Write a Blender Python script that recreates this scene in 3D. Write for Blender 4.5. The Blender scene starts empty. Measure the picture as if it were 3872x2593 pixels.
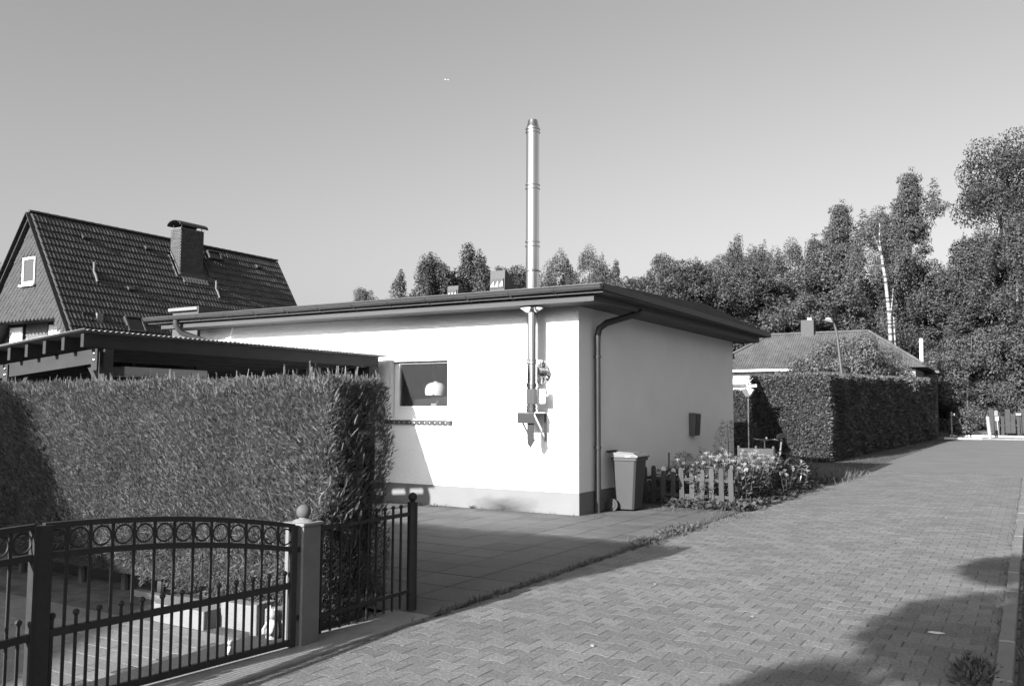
import bpy, math, random
import numpy as np
from mathutils import Vector, Matrix
random.seed(7); rng = np.random.default_rng(7)
C = bpy.context.scene.collection
SC = bpy.context.scene

# ---------------------------------------------------------------- camera, sky, sun, exposure
cam = bpy.data.cameras.new('camera'); co = bpy.data.objects.new('camera', cam); C.objects.link(co)
cam.sensor_width = 36.0; cam.lens = 30.747; cam.clip_start = 0.05; cam.clip_end = 20000
co.matrix_world = Matrix(((0.8600, 0.0350, 0.5091, 0.0), (0.5103, -0.0680, -0.8573, 0.0), (0.0046, 0.9971, -0.0764, 1.6), (0, 0, 0, 1)))
SC.camera = co
SUN = Vector((0.165, 1.0, -0.386)).normalized()
w = bpy.data.worlds.new('World'); SC.world = w; w.use_nodes = True
nt = w.node_tree; bgn = nt.nodes['Background']
sky = nt.nodes.new('ShaderNodeTexSky'); sky.sky_type = 'NISHITA'; sky.sun_disc = False
sky.sun_elevation = math.radians(20.8); sky.sun_rotation = math.radians(189.4)
sky.air_density = 1.0; sky.dust_density = 4.0; sky.ozone_density = 1.0
bw = nt.nodes.new('ShaderNodeRGBToBW')          # the photograph is black and white
nt.links.new(sky.outputs[0], bw.inputs[0]); nt.links.new(bw.outputs[0], bgn.inputs[0])
bgn.inputs[1].default_value = 0.086
sd = bpy.data.lights.new('sun', 'SUN'); sd.energy = 5.0; sd.angle = math.radians(0.53); sd.color = (1, 1, 1)
so = bpy.data.objects.new('sun', sd); C.objects.link(so); so.location = (-5, -20, 14)
so.rotation_euler = SUN.to_track_quat('-Z', 'Y').to_euler()
SC.view_settings.view_transform = 'Standard'; SC.view_settings.look = 'None'
SC.view_settings.exposure = 1.41; SC.view_settings.gamma = 1.0; SC.view_settings.use_curve_mapping = False
SC.render.engine = 'CYCLES'; SC.cycles.use_denoising = True
SC.cycles.max_bounces = 6; SC.cycles.diffuse_bounces = 3; SC.cycles.transparent_max_bounces = 12
SC.cycles.caustics_reflective = False; SC.cycles.caustics_refractive = False

# ---------------------------------------------------------------- helpers
def wloc(o):
    v = Vector((0, 0, 0))
    while o: v += o.location; o = o.parent
    return v

def link_mesh(name, me, mat, parent=None, loc=None, label=None, kind=None, cat=None, group=None):
    o = bpy.data.objects.new(name, me); C.objects.link(o)
    if mat and not me.materials: me.materials.append(mat)
    if parent: o.parent = parent
    if loc is not None: o.location = loc
    for k, v in (('label', label), ('kind', kind), ('category', cat), ('group', group)):
        if v: o[k] = v
    return o

def mesh_np(name, V, F, smooth=False):
    V = np.asarray(V, np.float32).reshape(-1, 3); F = np.asarray(F, np.int32)
    me = bpy.data.meshes.new(name); n = F.shape[1]
    me.vertices.add(len(V)); me.vertices.foreach_set('co', V.ravel())
    me.loops.add(F.size); me.loops.foreach_set('vertex_index', F.ravel())
    me.polygons.add(len(F)); me.polygons.foreach_set('loop_start', np.arange(0, F.size, n, dtype=np.int32))
    me.polygons.foreach_set('loop_total', np.full(len(F), n, np.int32))
    if smooth: me.polygons.foreach_set('use_smooth', np.ones(len(F), bool))
    me.update(calc_edges=True); return me

class MB:
    def __init__(s): s.v = []; s.f = []
    def add(s, vs, fs):
        b = len(s.v); s.v += [tuple(p) for p in vs]; s.f += [tuple(b + i for i in q) for q in fs]; return s
    def box(s, x0, x1, y0, y1, z0, z1):
        return s.add([(x0,y0,z0),(x1,y0,z0),(x1,y1,z0),(x0,y1,z0),(x0,y0,z1),(x1,y0,z1),(x1,y1,z1),(x0,y1,z1)],
                     [(0,3,2,1),(4,5,6,7),(0,1,5,4),(1,2,6,5),(2,3,7,6),(3,0,4,7)])
    def bar(s, a, b, w, h, up=(0,0,1)):
        a = Vector(a); b = Vector(b); d = (b - a).normalized(); u = Vector(up)
        sd_ = d.cross(u)
        if sd_.length < 1e-4: sd_ = d.cross(Vector((1,0,0)))
        sd_.normalize(); u = sd_.cross(d).normalized()
        vs = []
        for p in (a, b):
            for i, j in ((-1,-1),(1,-1),(1,1),(-1,1)): vs.append(p + sd_*(i*w/2) + u*(j*h/2))
        return s.add(vs, [(0,1,2,3),(7,6,5,4),(0,4,5,1),(1,5,6,2),(2,6,7,3),(3,7,4,0)])
    def tube(s, pts, r, n=10, caps=True):
        pts = [Vector(p) for p in pts]; rs = r if isinstance(r, (list, tuple)) else [r]*len(pts)
        b = len(s.v); prev = None
        for i, p in enumerate(pts):
            d = (pts[min(i+1, len(pts)-1)] - pts[max(i-1, 0)]).normalized()
            if prev is None:
                u = d.cross(Vector((0,0,1)))
                if u.length < 1e-3: u = d.cross(Vector((0,1,0)))
            else: u = prev - d*prev.dot(d)
            u.normalize(); v = d.cross(u); prev = u
            for k in range(n):
                a = 2*math.pi*k/n; s.v.append(tuple(p + (u*math.cos(a) + v*math.sin(a))*rs[i]))
        for i in range(len(pts)-1):
            for k in range(n):
                k2 = (k+1) % n
                s.f.append((b+i*n+k, b+i*n+k2, b+(i+1)*n+k2, b+(i+1)*n+k))
        if caps:
            s.f.append(tuple(b+k for k in range(n-1, -1, -1))); e = b+(len(pts)-1)*n; s.f.append(tuple(e+k for k in range(n)))
        return s
    def lathe(s, c, prof, n=20, axis='z'):
        b = len(s.v); c = Vector(c)
        for r, h in prof:
            for k in range(n):
                a = 2*math.pi*k/n; x, y = r*math.cos(a), r*math.sin(a)
                s.v.append(tuple(c + Vector({'z': (x,y,h), 'y': (x,h,-y), 'x': (h,x,y)}[axis])))
        for i in range(len(prof)-1):
            for k in range(n):
                k2 = (k+1) % n; s.f.append((b+i*n+k, b+i*n+k2, b+(i+1)*n+k2, b+(i+1)*n+k))
        s.f.append(tuple(b+k for k in range(n-1,-1,-1))); e = b+(len(prof)-1)*n; s.f.append(tuple(e+k for k in range(n)))
        return s
    def sphere(s, c, r, n=14, m=8, sq=1.0):
        return s.lathe(c, [(max(1e-4, r*math.sin(math.pi*i/m)), -r*sq*math.cos(math.pi*i/m)) for i in range(m+1)], n)
    def prism(s, poly, f0, f1):
        """poly: 2-D points; f0/f1 map a 2-D point to 3-D on the two end planes"""
        n = len(poly); b = len(s.v)
        s.v += [tuple(f0(*p)) for p in poly] + [tuple(f1(*p)) for p in poly]
        s.f.append(tuple(b+i for i in range(n))); s.f.append(tuple(b+n+i for i in range(n-1,-1,-1)))
        for i in range(n): j = (i+1) % n; s.f.append((b+i, b+n+i, b+n+j, b+j))
        return s
    def torus(s, c, R, r, axis='x', n=24, m=8):
        c = Vector(c); b = len(s.v)
        for i in range(n):
            a = 2*math.pi*i/n
            for j in range(m):
                t = 2*math.pi*j/m; q = R + r*math.cos(t); h = r*math.sin(t)
                p = {'x': (h, q*math.cos(a), q*math.sin(a)), 'y': (q*math.cos(a), h, q*math.sin(a)), 'z': (q*math.cos(a), q*math.sin(a), h)}[axis]
                s.v.append(tuple(c + Vector(p)))
        for i in range(n):
            for j in range(m):
                i2, j2 = (i+1) % n, (j+1) % m
                s.f.append((b+i*m+j, b+i2*m+j, b+i2*m+j2, b+i*m+j2))
        return s
    def mesh(s, name, off=(0,0,0), smooth=False):
        me = bpy.data.meshes.new(name)
        o = Vector(off); me.from_pydata([tuple(Vector(p) - o) for p in s.v], [], s.f)
        bmv = None
        import bmesh
        bm = bmesh.new(); bm.from_mesh(me); bmesh.ops.recalc_face_normals(bm, faces=bm.faces); bm.to_mesh(me); bm.free()
        if smooth:
            me.polygons.foreach_set('use_smooth', np.ones(len(me.polygons), bool)); me.set_sharp_from_angle(angle=math.radians(40))
        me.update(); return me
    def build(s, name, mat, parent=None, smooth=False, bevel=0, base=None, **kw):
        off = wloc(parent) if parent else Vector((0,0,0))
        if base is not None: off = Vector(base)
        o = link_mesh(name, s.mesh(name, off, smooth), mat, parent, base if base is not None and not parent else None, **kw)
        if bevel:
            m = o.modifiers.new('bevel', 'BEVEL'); m.width = bevel; m.segments = 2; m.limit_method = 'ANGLE'
        return o

def thing(name, label, cat, loc=(0,0,0), group=None, kind=None):
    o = bpy.data.objects.new(name, None); C.objects.link(o); o.location = loc; o.empty_display_size = 0.1
    o['label'] = label; o['category'] = cat
    if group: o['group'] = group
    if kind: o['kind'] = kind
    return o
def holder(name, parent, loc=None, kind=None):
    o = bpy.data.objects.new(name, None); C.objects.link(o); o.parent = parent; o.empty_display_size = 0.1
    if loc is not None: o.location = Vector(loc) - wloc(parent)
    if kind: o['kind'] = kind
    return o

def mat(name, v, rough=0.8, var=0.15, scale=6.0, bump=0.0, bscale=60.0, metal=0.0, rnd=0.0, obj=0.0, spec=0.3, fine=0.0, coords='Object', stretch=None):
    m = bpy.data.materials.new(name); m.use_nodes = True; N = m.node_tree.nodes; L = m.node_tree.links
    p = N['Principled BSDF']; p.inputs['Roughness'].default_value = rough; p.inputs['Metallic'].default_value = metal
    p.inputs['Specular IOR Level'].default_value = spec
    gp = N.new('ShaderNodeNewGeometry'); src = gp.outputs['Position']
    if stretch:
        mp = N.new('ShaderNodeMapping'); mp.inputs['Scale'].default_value = stretch; L.new(src, mp.inputs[0]); src = mp.outputs[0]
    def noise(sc, det=4):
        n = N.new('ShaderNodeTexNoise'); n.inputs['Scale'].default_value = sc; n.inputs['Detail'].default_value = det; L.new(src, n.inputs['Vector']); return n.outputs['Fac']
    def math_(op, a, b):
        n = N.new('ShaderNodeMath'); n.operation = op
        for i, x in enumerate((a, b)):
            if isinstance(x, (int, float)): n.inputs[i].default_value = x
            else: L.new(x, n.inputs[i])
        return n.outputs[0]
    f = 1.0
    if var:
        f = math_('ADD', math_('MULTIPLY', math_('SUBTRACT', noise(scale), 0.5), 2.6*var), 1.0)
    if fine:
        g = math_('ADD', math_('MULTIPLY', math_('SUBTRACT', noise(bscale, 2), 0.5), 2.6*fine), 1.0)
        f = math_('MULTIPLY', f, g)
    if rnd:
        gi = N.new('ShaderNodeNewGeometry'); f = math_('MULTIPLY', f, math_('ADD', math_('MULTIPLY', gi.outputs['Random Per Island'], 2*rnd), 1-rnd))
    if obj:
        oi = N.new('ShaderNodeObjectInfo'); f = math_('MULTIPLY', f, math_('ADD', math_('MULTIPLY', oi.outputs['Random'], 2*obj), 1-obj))
    val = math_('MULTIPLY', f, v)
    cb = N.new('ShaderNodeCombineColor')
    for i in range(3): L.new(val, cb.inputs[i])
    L.new(cb.outputs[0], p.inputs['Base Color'])
    if bump:
        b = N.new('ShaderNodeBump'); b.inputs['Strength'].default_value = 1.0; b.inputs['Distance'].default_value = bump
        L.new(noise(bscale, 3), b.inputs['Height']); L.new(b.outputs[0], p.inputs['Normal'])
    m['val'] = val.node.name
    return m

def leaf_mat(name, v, rnd=0.45, trans=0.3, rough=0.6, var=0.2, scale=0.5):
    m = bpy.data.materials.new(name); m.use_nodes = True; N = m.node_tree.nodes; L = m.node_tree.links
    p = N['Principled BSDF']; p.inputs['Roughness'].default_value = rough; p.inputs['Specular IOR Level'].default_value = 0.25
    gi = N.new('ShaderNodeNewGeometry'); a = N.new('ShaderNodeMapRange'); a.inputs['To Min'].default_value = v*(1-rnd); a.inputs['To Max'].default_value = v*(1+rnd)
    L.new(gi.outputs['Random Per Island'], a.inputs['Value'])
    n = N.new('ShaderNodeTexNoise'); n.inputs['Scale'].default_value = scale; L.new(gi.outputs['Position'], n.inputs['Vector'])
    b = N.new('ShaderNodeMapRange'); b.inputs['From Min'].default_value = 0.3; b.inputs['From Max'].default_value = 0.7; b.inputs['To Min'].default_value = 1-var; b.inputs['To Max'].default_value = 1+var
    L.new(n.outputs['Fac'], b.inputs['Value'])
    mu = N.new('ShaderNodeMath'); mu.operation = 'MULTIPLY'; L.new(a.outputs[0], mu.inputs[0]); L.new(b.outputs[0], mu.inputs[1])
    oi = N.new('ShaderNodeObjectInfo'); om = N.new('ShaderNodeMapRange'); om.inputs['To Min'].default_value = 0.8; om.inputs['To Max'].default_value = 1.2; L.new(oi.outputs['Random'], om.inputs['Value'])
    mv = N.new('ShaderNodeMath'); mv.operation = 'MULTIPLY'; L.new(mu.outputs[0], mv.inputs[0]); L.new(om.outputs[0], mv.inputs[1])
    cb = N.new('ShaderNodeCombineColor')
    for i in range(3): L.new(mv.outputs[0], cb.inputs[i])
    L.new(cb.outputs[0], p.inputs['Base Color'])
    t = N.new('ShaderNodeBsdfTranslucent'); L.new(cb.outputs[0], t.inputs[0])
    mx = N.new('ShaderNodeMixShader'); mx.inputs[0].default_value = trans
    L.new(p.outputs[0], mx.inputs[1]); L.new(t.outputs[0], mx.inputs[2]); L.new(mx.outputs[0], N['Material Output'].inputs[0])
    return m

def glass_mat(name, v=0.0, rough=0.02):
    m = bpy.data.materials.new(name); m.use_nodes = True; N = m.node_tree.nodes; L = m.node_tree.links
    t = N.new('ShaderNodeBsdfTransparent'); t.inputs[0].default_value = (0.85, 0.85, 0.85, 1)
    g = N.new('ShaderNodeBsdfGlossy'); g.inputs['Roughness'].default_value = rough
    fr = N.new('ShaderNodeFresnel'); fr.inputs[0].default_value = 1.5
    mx = N.new('ShaderNodeMixShader'); L.new(fr.outputs[0], mx.inputs[0]); L.new(t.outputs[0], mx.inputs[1]); L.new(g.outputs[0], mx.inputs[2])
    df = N.new('ShaderNodeBsdfDiffuse'); df.inputs[0].default_value = (0.5, 0.5, 0.5, 1); m2 = N.new('ShaderNodeMixShader'); m2.inputs[0].default_value = 0.03   # diffuse grey added to lighten the pane in place of reflections
    L.new(mx.outputs[0], m2.inputs[1]); L.new(df.outputs[0], m2.inputs[2]); L.new(m2.outputs[0], N['Material Output'].inputs[0]); N.remove(N['Principled BSDF']); return m

def clean_mat(name, v, rough=0.5, metal=0.0, spec=0.5):
    m = bpy.data.materials.new(name); m.use_nodes = True; p = m.node_tree.nodes['Principled BSDF']
    p.inputs['Base Color'].default_value = (v, v, v, 1); p.inputs['Roughness'].default_value = rough; p.inputs['Metallic'].default_value = metal
    p.inputs['Specular IOR Level'].default_value = spec; return m

M = {}
M['plaster'] = mat('white_render', 0.80, 0.9, 0.06, 1.6, bump=0.005, bscale=70, fine=0.14)
M['plinth'] = mat('grey_plinth_paint', 0.165, 0.85, 0.10, 2.0, bump=0.003, bscale=60, fine=0.06)
M['whitepaint'] = mat('white_paint', 0.78, 0.5, 0.03, 3.0)
M['fascia'] = mat('weathered_wood_stain', 0.06, 0.7, 0.25, 3.0, bump=0.002, bscale=30, stretch=(0.4, 8, 8))
M['fascia_y'] = mat('weathered_wood_stain_along', 0.10, 0.7, 0.25, 3.0, bump=0.002, bscale=30, stretch=(8, 0.4, 8))
M['zinc'] = mat('weathered_zinc', 0.06, 0.5, 0.15, 4.0, metal=0.2)
M['darkmetal'] = mat('dark_coated_metal', 0.035, 0.5, 0.2, 3.0, spec=0.4)
M['roofing'] = mat('roofing_felt', 0.08, 0.9, 0.3, 2.0, bump=0.004, bscale=80)
M['steel'] = mat('polished_steel', 0.55, 0.13, 0.06, 3.0, metal=1.0, stretch=(1, 1, 0.3))
M['iron'] = mat('black_iron', 0.026, 0.55, 0.25, 20.0, spec=0.3)
M['concrete'] = mat('concrete', 0.16, 0.9, 0.18, 4.0, bump=0.003, bscale=70, fine=0.12)
M['pillar'] = mat('painted_pillar', 0.15, 0.75, 0.15, 8.0, bump=0.002, bscale=120, fine=0.08)
M['paver'] = mat('paver_concrete', 0.145, 0.9, 0.16, 0.8, bump=0.003, bscale=55, rnd=0.17, obj=0.14, fine=0.6)
M['paver_far'] = mat('paver_far', 0.135, 0.9, 0.16, 0.8, bump=0.006, bscale=25, fine=0.5)
M['joint'] = mat('joint_sand', 0.085, 0.95, 0.8, 5.0, bump=0.004, bscale=60, fine=0.5)
M['slab'] = mat('slab_concrete', 0.088, 0.9, 0.3, 1.6, bump=0.002, bscale=60, obj=0.12, fine=0.4)
M['yard'] = mat('yard_paver', 0.17, 0.9, 0.14, 4.0, bump=0.003, bscale=90, obj=0.10, rnd=0.1, fine=0.12)
M['soil'] = mat('soil', 0.06, 0.95, 0.4, 8.0, bump=0.02, bscale=30)
M['ground'] = mat('ground_turf', 0.07, 0.95, 0.4, 0.5, bump=0.02, bscale=20)
M['carport'] = mat('stained_timber', 0.03, 0.7, 0.3, 4.0, bump=0.002, bscale=40)
M['carport_dark'] = mat('dark_timber', 0.028, 0.7, 0.3, 4.0, bump=0.002, bscale=40)
M['tile'] = mat('roof_tile', 0.042, 0.65, 0.25, 1.0, obj=0.2, rnd=0.2, fine=0.15, bscale=30, spec=0.4)
M['shingle'] = mat('shingle', 0.04, 0.8, 0.12, 1.5, obj=0.12, rnd=0.12)
M['brick'] = mat('brick', 0.065, 0.85, 0.15, 5.0, obj=0.2, rnd=0.2, bump=0.002, bscale=60)
M['palebrick'] = mat('pale_brick', 0.13, 0.85, 0.15, 5.0, obj=0.15, rnd=0.15)
M['mortar'] = mat('mortar', 0.18, 0.9, 0.1, 5.0)
M['bin'] = mat('bin_plastic', 0.042, 0.45, 0.08, 4.0, spec=0.4)
M['rubber'] = mat('rubber', 0.045, 0.8, 0.1, 5.0)
M['picket'] = mat('picket_wood', 0.05, 0.85, 0.25, 4.0, obj=0.2, bump=0.002, bscale=40, stretch=(6, 6, 0.5))
M['chrome'] = clean_mat('chrome', 0.8, 0.12, 1.0)
M['black'] = clean_mat('black_plastic', 0.02, 0.5)
M['white'] = clean_mat('white_plastic', 0.8, 0.4)
M['figurine'] = mat('figurine_glaze', 0.30, 0.5, 0.3, 25.0)
M['postpaint'] = mat('post_paint', 0.22, 0.6, 0.2, 5.0)
M['darkroom'] = mat('room_wall', 0.3, 0.9, 0.1, 1.0)
M['glass'] = glass_mat('window_glass')
M['paneglass'] = clean_mat('dark_glass', 0.03, 0.06, 0.0, 0.6)
M['sheet'] = None
M['thuja'] = leaf_mat('thuja_foliage', 0.145, 0.5, 0.15, scale=3.0)
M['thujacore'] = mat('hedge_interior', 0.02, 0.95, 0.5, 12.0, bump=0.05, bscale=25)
M['hedge2'] = leaf_mat('hedge_foliage', 0.08, 0.45, 0.15, scale=1.0)
M['leafdark'] = leaf_mat('oak_leaf', 0.042, 0.5, 0.25, scale=0.4)
M['leafmid'] = leaf_mat('broad_leaf', 0.068, 0.5, 0.25, scale=0.4)
M['leaflight'] = leaf_mat('birch_leaf', 0.075, 0.45, 0.25, scale=0.4)
M['needle'] = leaf_mat('conifer_needle', 0.055, 0.5, 0.15, scale=0.6)
M['bark'] = mat('bark', 0.07, 0.9, 0.3, 3.0, bump=0.01, bscale=20)
M['grassleaf'] = leaf_mat('grass_blade', 0.075, 0.5, 0.3, scale=2.0)
M['leafweed'] = leaf_mat('weed_leaf', 0.07, 0.6, 0.3, scale=2.0)
M['petal'] = leaf_mat('white_petal', 0.42, 0.25, 0.2, scale=2.0)

def birch_bark():
    m = mat('birch_bark', 0.6, 0.8, 0.0); N = m.node_tree.nodes; L = m.node_tree.links
    tc = N.new('ShaderNodeTexCoord'); mp = N.new('ShaderNodeMapping'); mp.inputs['Scale'].default_value = (0.6, 0.6, 5.0); L.new(tc.outputs['Object'], mp.inputs[0])
    n = N.new('ShaderNodeTexNoise'); n.inputs['Scale'].default_value = 0.9; n.inputs['Detail'].default_value = 2; L.new(mp.outputs[0], n.inputs['Vector'])
    r = N.new('ShaderNodeValToRGB'); r.color_ramp.elements[0].position = 0.44; r.color_ramp.elements[0].color = (0.05,)*3 + (1,); r.color_ramp.elements[1].position = 0.52; r.color_ramp.elements[1].color = (0.24,)*3 + (1,)
    L.new(n.outputs['Fac'], r.inputs[0]); L.new(r.outputs[0], N['Principled BSDF'].inputs['Base Color']); return m
M['birchbark'] = birch_bark()

def sheet_mat():
    m = bpy.data.materials.new('corrugated_plastic'); m.use_nodes = True; N = m.node_tree.nodes; L = m.node_tree.links
    p = N['Principled BSDF']; p.inputs['Base Color'].default_value = (0.42,)*3 + (1,); p.inputs['Roughness'].default_value = 0.35
    t = N.new('ShaderNodeBsdfTranslucent'); t.inputs[0].default_value = (0.25,)*3 + (1,)
    mx = N.new('ShaderNodeMixShader'); mx.inputs[0].default_value = 0.12; L.new(p.outputs[0], mx.inputs[1]); L.new(t.outputs[0], mx.inputs[2]); L.new(mx.outputs[0], N['Material Output'].inputs[0]); return m
M['sheet'] = sheet_mat()

# soot mark low on the plinth: a stain with a shape of its own
def stain(m, centre, radius, dark):
    N = m.node_tree.nodes; L = m.node_tree.links; p = N['Principled BSDF']
    tc = N.new('ShaderNodeTexCoord'); mp = N.new('ShaderNodeMapping'); mp.vector_type = 'TEXTURE'
    mp.inputs['Location'].default_value = centre; mp.inputs['Scale'].default_value = radius; L.new(tc.outputs['Object'], mp.inputs[0])
    nz = N.new('ShaderNodeTexNoise'); nz.inputs['Scale'].default_value = 2.0; L.new(mp.outputs[0], nz.inputs['Vector'])
    ad = N.new('ShaderNodeVectorMath'); ad.operation = 'MULTIPLY_ADD'; ad.inputs[1].default_value = (0.7, 0.7, 0.7); L.new(nz.outputs['Color'], ad.inputs[0]); L.new(mp.outputs[0], ad.inputs[2])
    sb = N.new('ShaderNodeVectorMath'); sb.operation = 'SUBTRACT'; sb.inputs[1].default_value = (0.35, 0.35, 0.35); L.new(ad.outputs[0], sb.inputs[0])
    gr = N.new('ShaderNodeTexGradient'); gr.gradient_type = 'SPHERICAL'; L.new(sb.outputs[0], gr.inputs[0])
    old = p.inputs['Base Color'].links[0].from_socket
    mx = N.new('ShaderNodeMix'); mx.data_type = 'RGBA'; L.new(gr.outputs['Fac'], mx.inputs[0]); L.new(old, mx.inputs[6]); mx.inputs[7].default_value = (dark,)*3 + (1,)
    L.new(mx.outputs[2], p.inputs['Base Color'])

def lay(name, tv, tf, places, mat_, parent, limit=300, rest='pieces', cam_=(0, 0, 1.6)):
    """pieces sharing one mesh: the nearest `limit` as objects, the rest as one part of kind stuff. places: list of 4x4 matrices"""
    places = sorted(places, key=lambda m: (Vector(m.to_translation()) - Vector(cam_)).length)
    off = wloc(parent)
    me = bpy.data.meshes.new(name); me.from_pydata(tv, [], tf); me.update(); me.materials.append(mat_)
    for m in places[:limit]:
        o = bpy.data.objects.new(name, me); C.objects.link(o); o.parent = parent
        o.matrix_basis = Matrix.Translation(-off) @ m
    if len(places) > limit:
        P = places[limit:]; tva = np.array([list(v) + [1] for v in tv])
        A = np.array([[list(r) for r in m] for m in P])
        V = np.einsum('nij,kj->nki', A, tva)[:, :, :3] - np.array(off)
        vs = V.reshape(-1, 3); k = len(tv)
        fs = [tuple(i + n*k for i in f) for n in range(len(P)) for f in tf]
        mr = bpy.data.meshes.new(rest); mr.from_pydata(vs.tolist(), [], fs); mr.update()
        link_mesh(rest, mr, mat_, parent, kind='stuff')

def xf(loc, rz=0, tilt=(0, 0), sc=(1, 1, 1)):
    return Matrix.Translation(loc) @ Matrix.Rotation(rz, 4, 'Z') @ Matrix.Rotation(tilt[0], 4, 'X') @ Matrix.Rotation(tilt[1], 4, 'Y') @ Matrix.Diagonal((*sc, 1))

def block(hx, hy, z0, z1, ch):
    """chamfered block template"""
    v = [(-hx,-hy,z0),(hx,-hy,z0),(hx,hy,z0),(-hx,hy,z0),(-hx,-hy,z1-ch),(hx,-hy,z1-ch),(hx,hy,z1-ch),(-hx,hy,z1-ch),
         (-hx+ch,-hy+ch,z1),(hx-ch,-hy+ch,z1),(hx-ch,hy-ch,z1),(-hx+ch,hy-ch,z1)]
    f = [(0,1,5,4),(1,2,6,5),(2,3,7,6),(3,0,4,7),(4,5,9,8),(5,6,10,9),(6,7,11,10),(7,4,8,11),(8,9,10,11)]
    return v, f

def place_leaves(P, D, S, L, W, T, F):
    """P base (N,3), D growth direction, S side vector, L length, W width (N,), T template (k,3) in (along, side, lift), F template faces"""
    D = D/np.linalg.norm(D, axis=1, keepdims=True)
    S = S - D*np.sum(S*D, axis=1, keepdims=True); S /= np.linalg.norm(S, axis=1, keepdims=True) + 1e-9
    Nn = np.cross(D, S); T = np.asarray(T, float)
    V = P[:, None, :] + D[:, None, :]*(T[None, :, 0, None]*L[:, None, None]) + S[:, None, :]*(T[None, :, 1, None]*W[:, None, None]) + Nn[:, None, :]*(T[None, :, 2, None]*W[:, None, None])
    k = len(T); Fa = np.asarray(F)[None, :, :] + (np.arange(len(P))*k)[:, None, None]
    return V.reshape(-1, 3), Fa.reshape(-1, np.asarray(F).shape[1])
LEAF_T = [(0,0,0),(0.45,0.5,0.12),(1,0,0),(0.45,-0.5,0.12)]; LEAF_F = [(0,1,2,3)]
BLADE_T = [(0,-0.5,0),(0,0.5,0),(0.6,0.35,0.6),(0.6,-0.35,0.6),(1,0.04,2.2),(1,-0.04,2.2)]; BLADE_F = [(0,1,2,3),(3,2,4,5)]
def frond_template(n=8):
    T = [(0,-0.03,0),(0,0.03,0),(1.02,0.02,0),(1.02,-0.02,0)]; F = [(0,1,2,3)]
    for i in range(n):
        t = 0.06 + 0.84*i/(n-1); ln = (0.62*(1-0.72*t)+0.06)*(1.0 if i % 2 else .82)
        for s in (-1, 1):
            b = len(T); dx, dy = 0.62*ln, 0.62*ln*s
            T += [(t,0,0),(t+dx*0.5+0.028,dy*0.5-.035*s,0.05),(t+dx,dy,0.015),(t+dx*0.5-0.028,dy*0.5+.035*s,-0.03)]; F.append((b,b+1,b+2,b+3))
    return T, F
FR_T, FR_F = frond_template()
# ---------------------------------------------------------------- ground, road, paving
g = MB(); g.add([(-400,-300,-0.03),(400,-300,-0.03),(400,700,-0.03),(-400,700,-0.03)], [(0,1,2,3)])
g.build('ground', M['ground'], kind='structure')
r = MB(); r.add([(-4.05,-12,-0.0046),(-0.26,-12,-0.0046),(-0.26,25.9,-0.0046),(-4.05,25.9,-0.0046)], [(0,1,2,3)])
road = r.build('road', M['joint'], kind='structure')
r = MB(); r.add([(-4.05,25.9,-0.003),(-0.26,25.9,-0.003),(-0.26,58.4,-0.003),(-4.05,58.4,-0.003)], [(0,1,2,3)])
r.build('road_surface', M['paver_far'], road)
def paver_tpl():
    wd, nr, g_, ch = 0.0925, 0.0675, 0.0020, 0.0030
    half = [(-0.1,wd),(-0.07,wd),(-0.03,nr),(0.03,nr),(0.07,wd),(0.1,wd)]
    ge = 0.0045
    out = [(x*(1-ge/0.1), y-g_) for x, y in half] + [(-x*(1-ge/0.1), -(y-g_)) for x, y in half]
    inn = [(x*(1-(ge+.001)/0.1), y-ch if y > 0 else y+ch) for x, y in out]
    v = [(x,y,-0.02) for x,y in out] + [(x,y,-0.0005) for x,y in out] + [(x,y,0.0) for x,y in inn]
    n = 12; f = [tuple(2*n+i for i in range(n-1,-1,-1))]
    for i in range(n):
        j = (i+1) % n; f += [(i, n+i, n+j, j), (n+i, 2*n+i, 2*n+j, n+j)]
    return v, f
tv, tf = paver_tpl(); PL = []
nrow = int(23.9/0.16)
for j in range(nrow):
    y = 2.08 + 0.16*j; sh = 0.1*(j % 2)
    for i in range(20):
        x = -4.03 + 0.2*i + sh
        if x > -0.21: continue
        dip = 0.010*math.sin(x*2.1+1.0)*math.sin(y*0.9) 
        PL.append(xf((x + random.gauss(0, .0008), y + random.gauss(0, .0008), random.gauss(0, .0004) - 0.003), random.gauss(0, .012), (random.gauss(0, .0025), random.gauss(0, .0025)), (random.uniform(.975,1.008), random.uniform(.985,1.005), 1)))
lay('paver', tv, tf, PL, M['paver'], road, 300, 'paver_field')
# edge course of the road by the right kerb and along the left
kv = MB()
kerb = MB().add([(0,0,0)], []) ; kerb = None
rk = bpy.data.objects.new('road_kerb', None); C.objects.link(rk); rk['kind'] = 'structure'; rk.location = (-0.19, 0, 0)
ktv, ktf = block(0.05, 0.495, -0.1, 0.035, 0.008)
lay('kerb_stone', ktv, ktf, [xf((-0.205 + random.gauss(0,.004), -3.5 + k, random.gauss(0,.004))) for k in range(45)], M['concrete'], rk)
# driveway of square slabs in front of the bungalow
d = MB(); d.add([(-9.6,5.62,0.0015),(-4.06,5.62,0.0015),(-4.06,14.4,0.0015),(-9.6,14.4,0.0015)], [(0,1,2,3)])
drive = d.build('driveway', M['joint'], kind='structure')
sv, sf = block(0.2445, 0.2445, -0.02, 0.005, 0.0012); PL = []
for j in range(17):
    for i in range(11):
        x = -4.36 - 0.5*i; y = 5.9 + 0.5*j
        if y > 14.3 or (x < -5.72 and y > 11.9): continue
        PL.append(xf((x, y, random.gauss(0, .0007)), random.gauss(0, .003), (random.gauss(0, .002), random.gauss(0, .002))))
for i in range(11): PL.append(xf((-4.36-0.5*i, 12.0-0.12, 0.000), 0, (0, 0), (1, 0.36, 1))) if -4.36-0.5*i < -5.9 else None
lay('slab', sv, sf, PL, M['slab'], drive)
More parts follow.
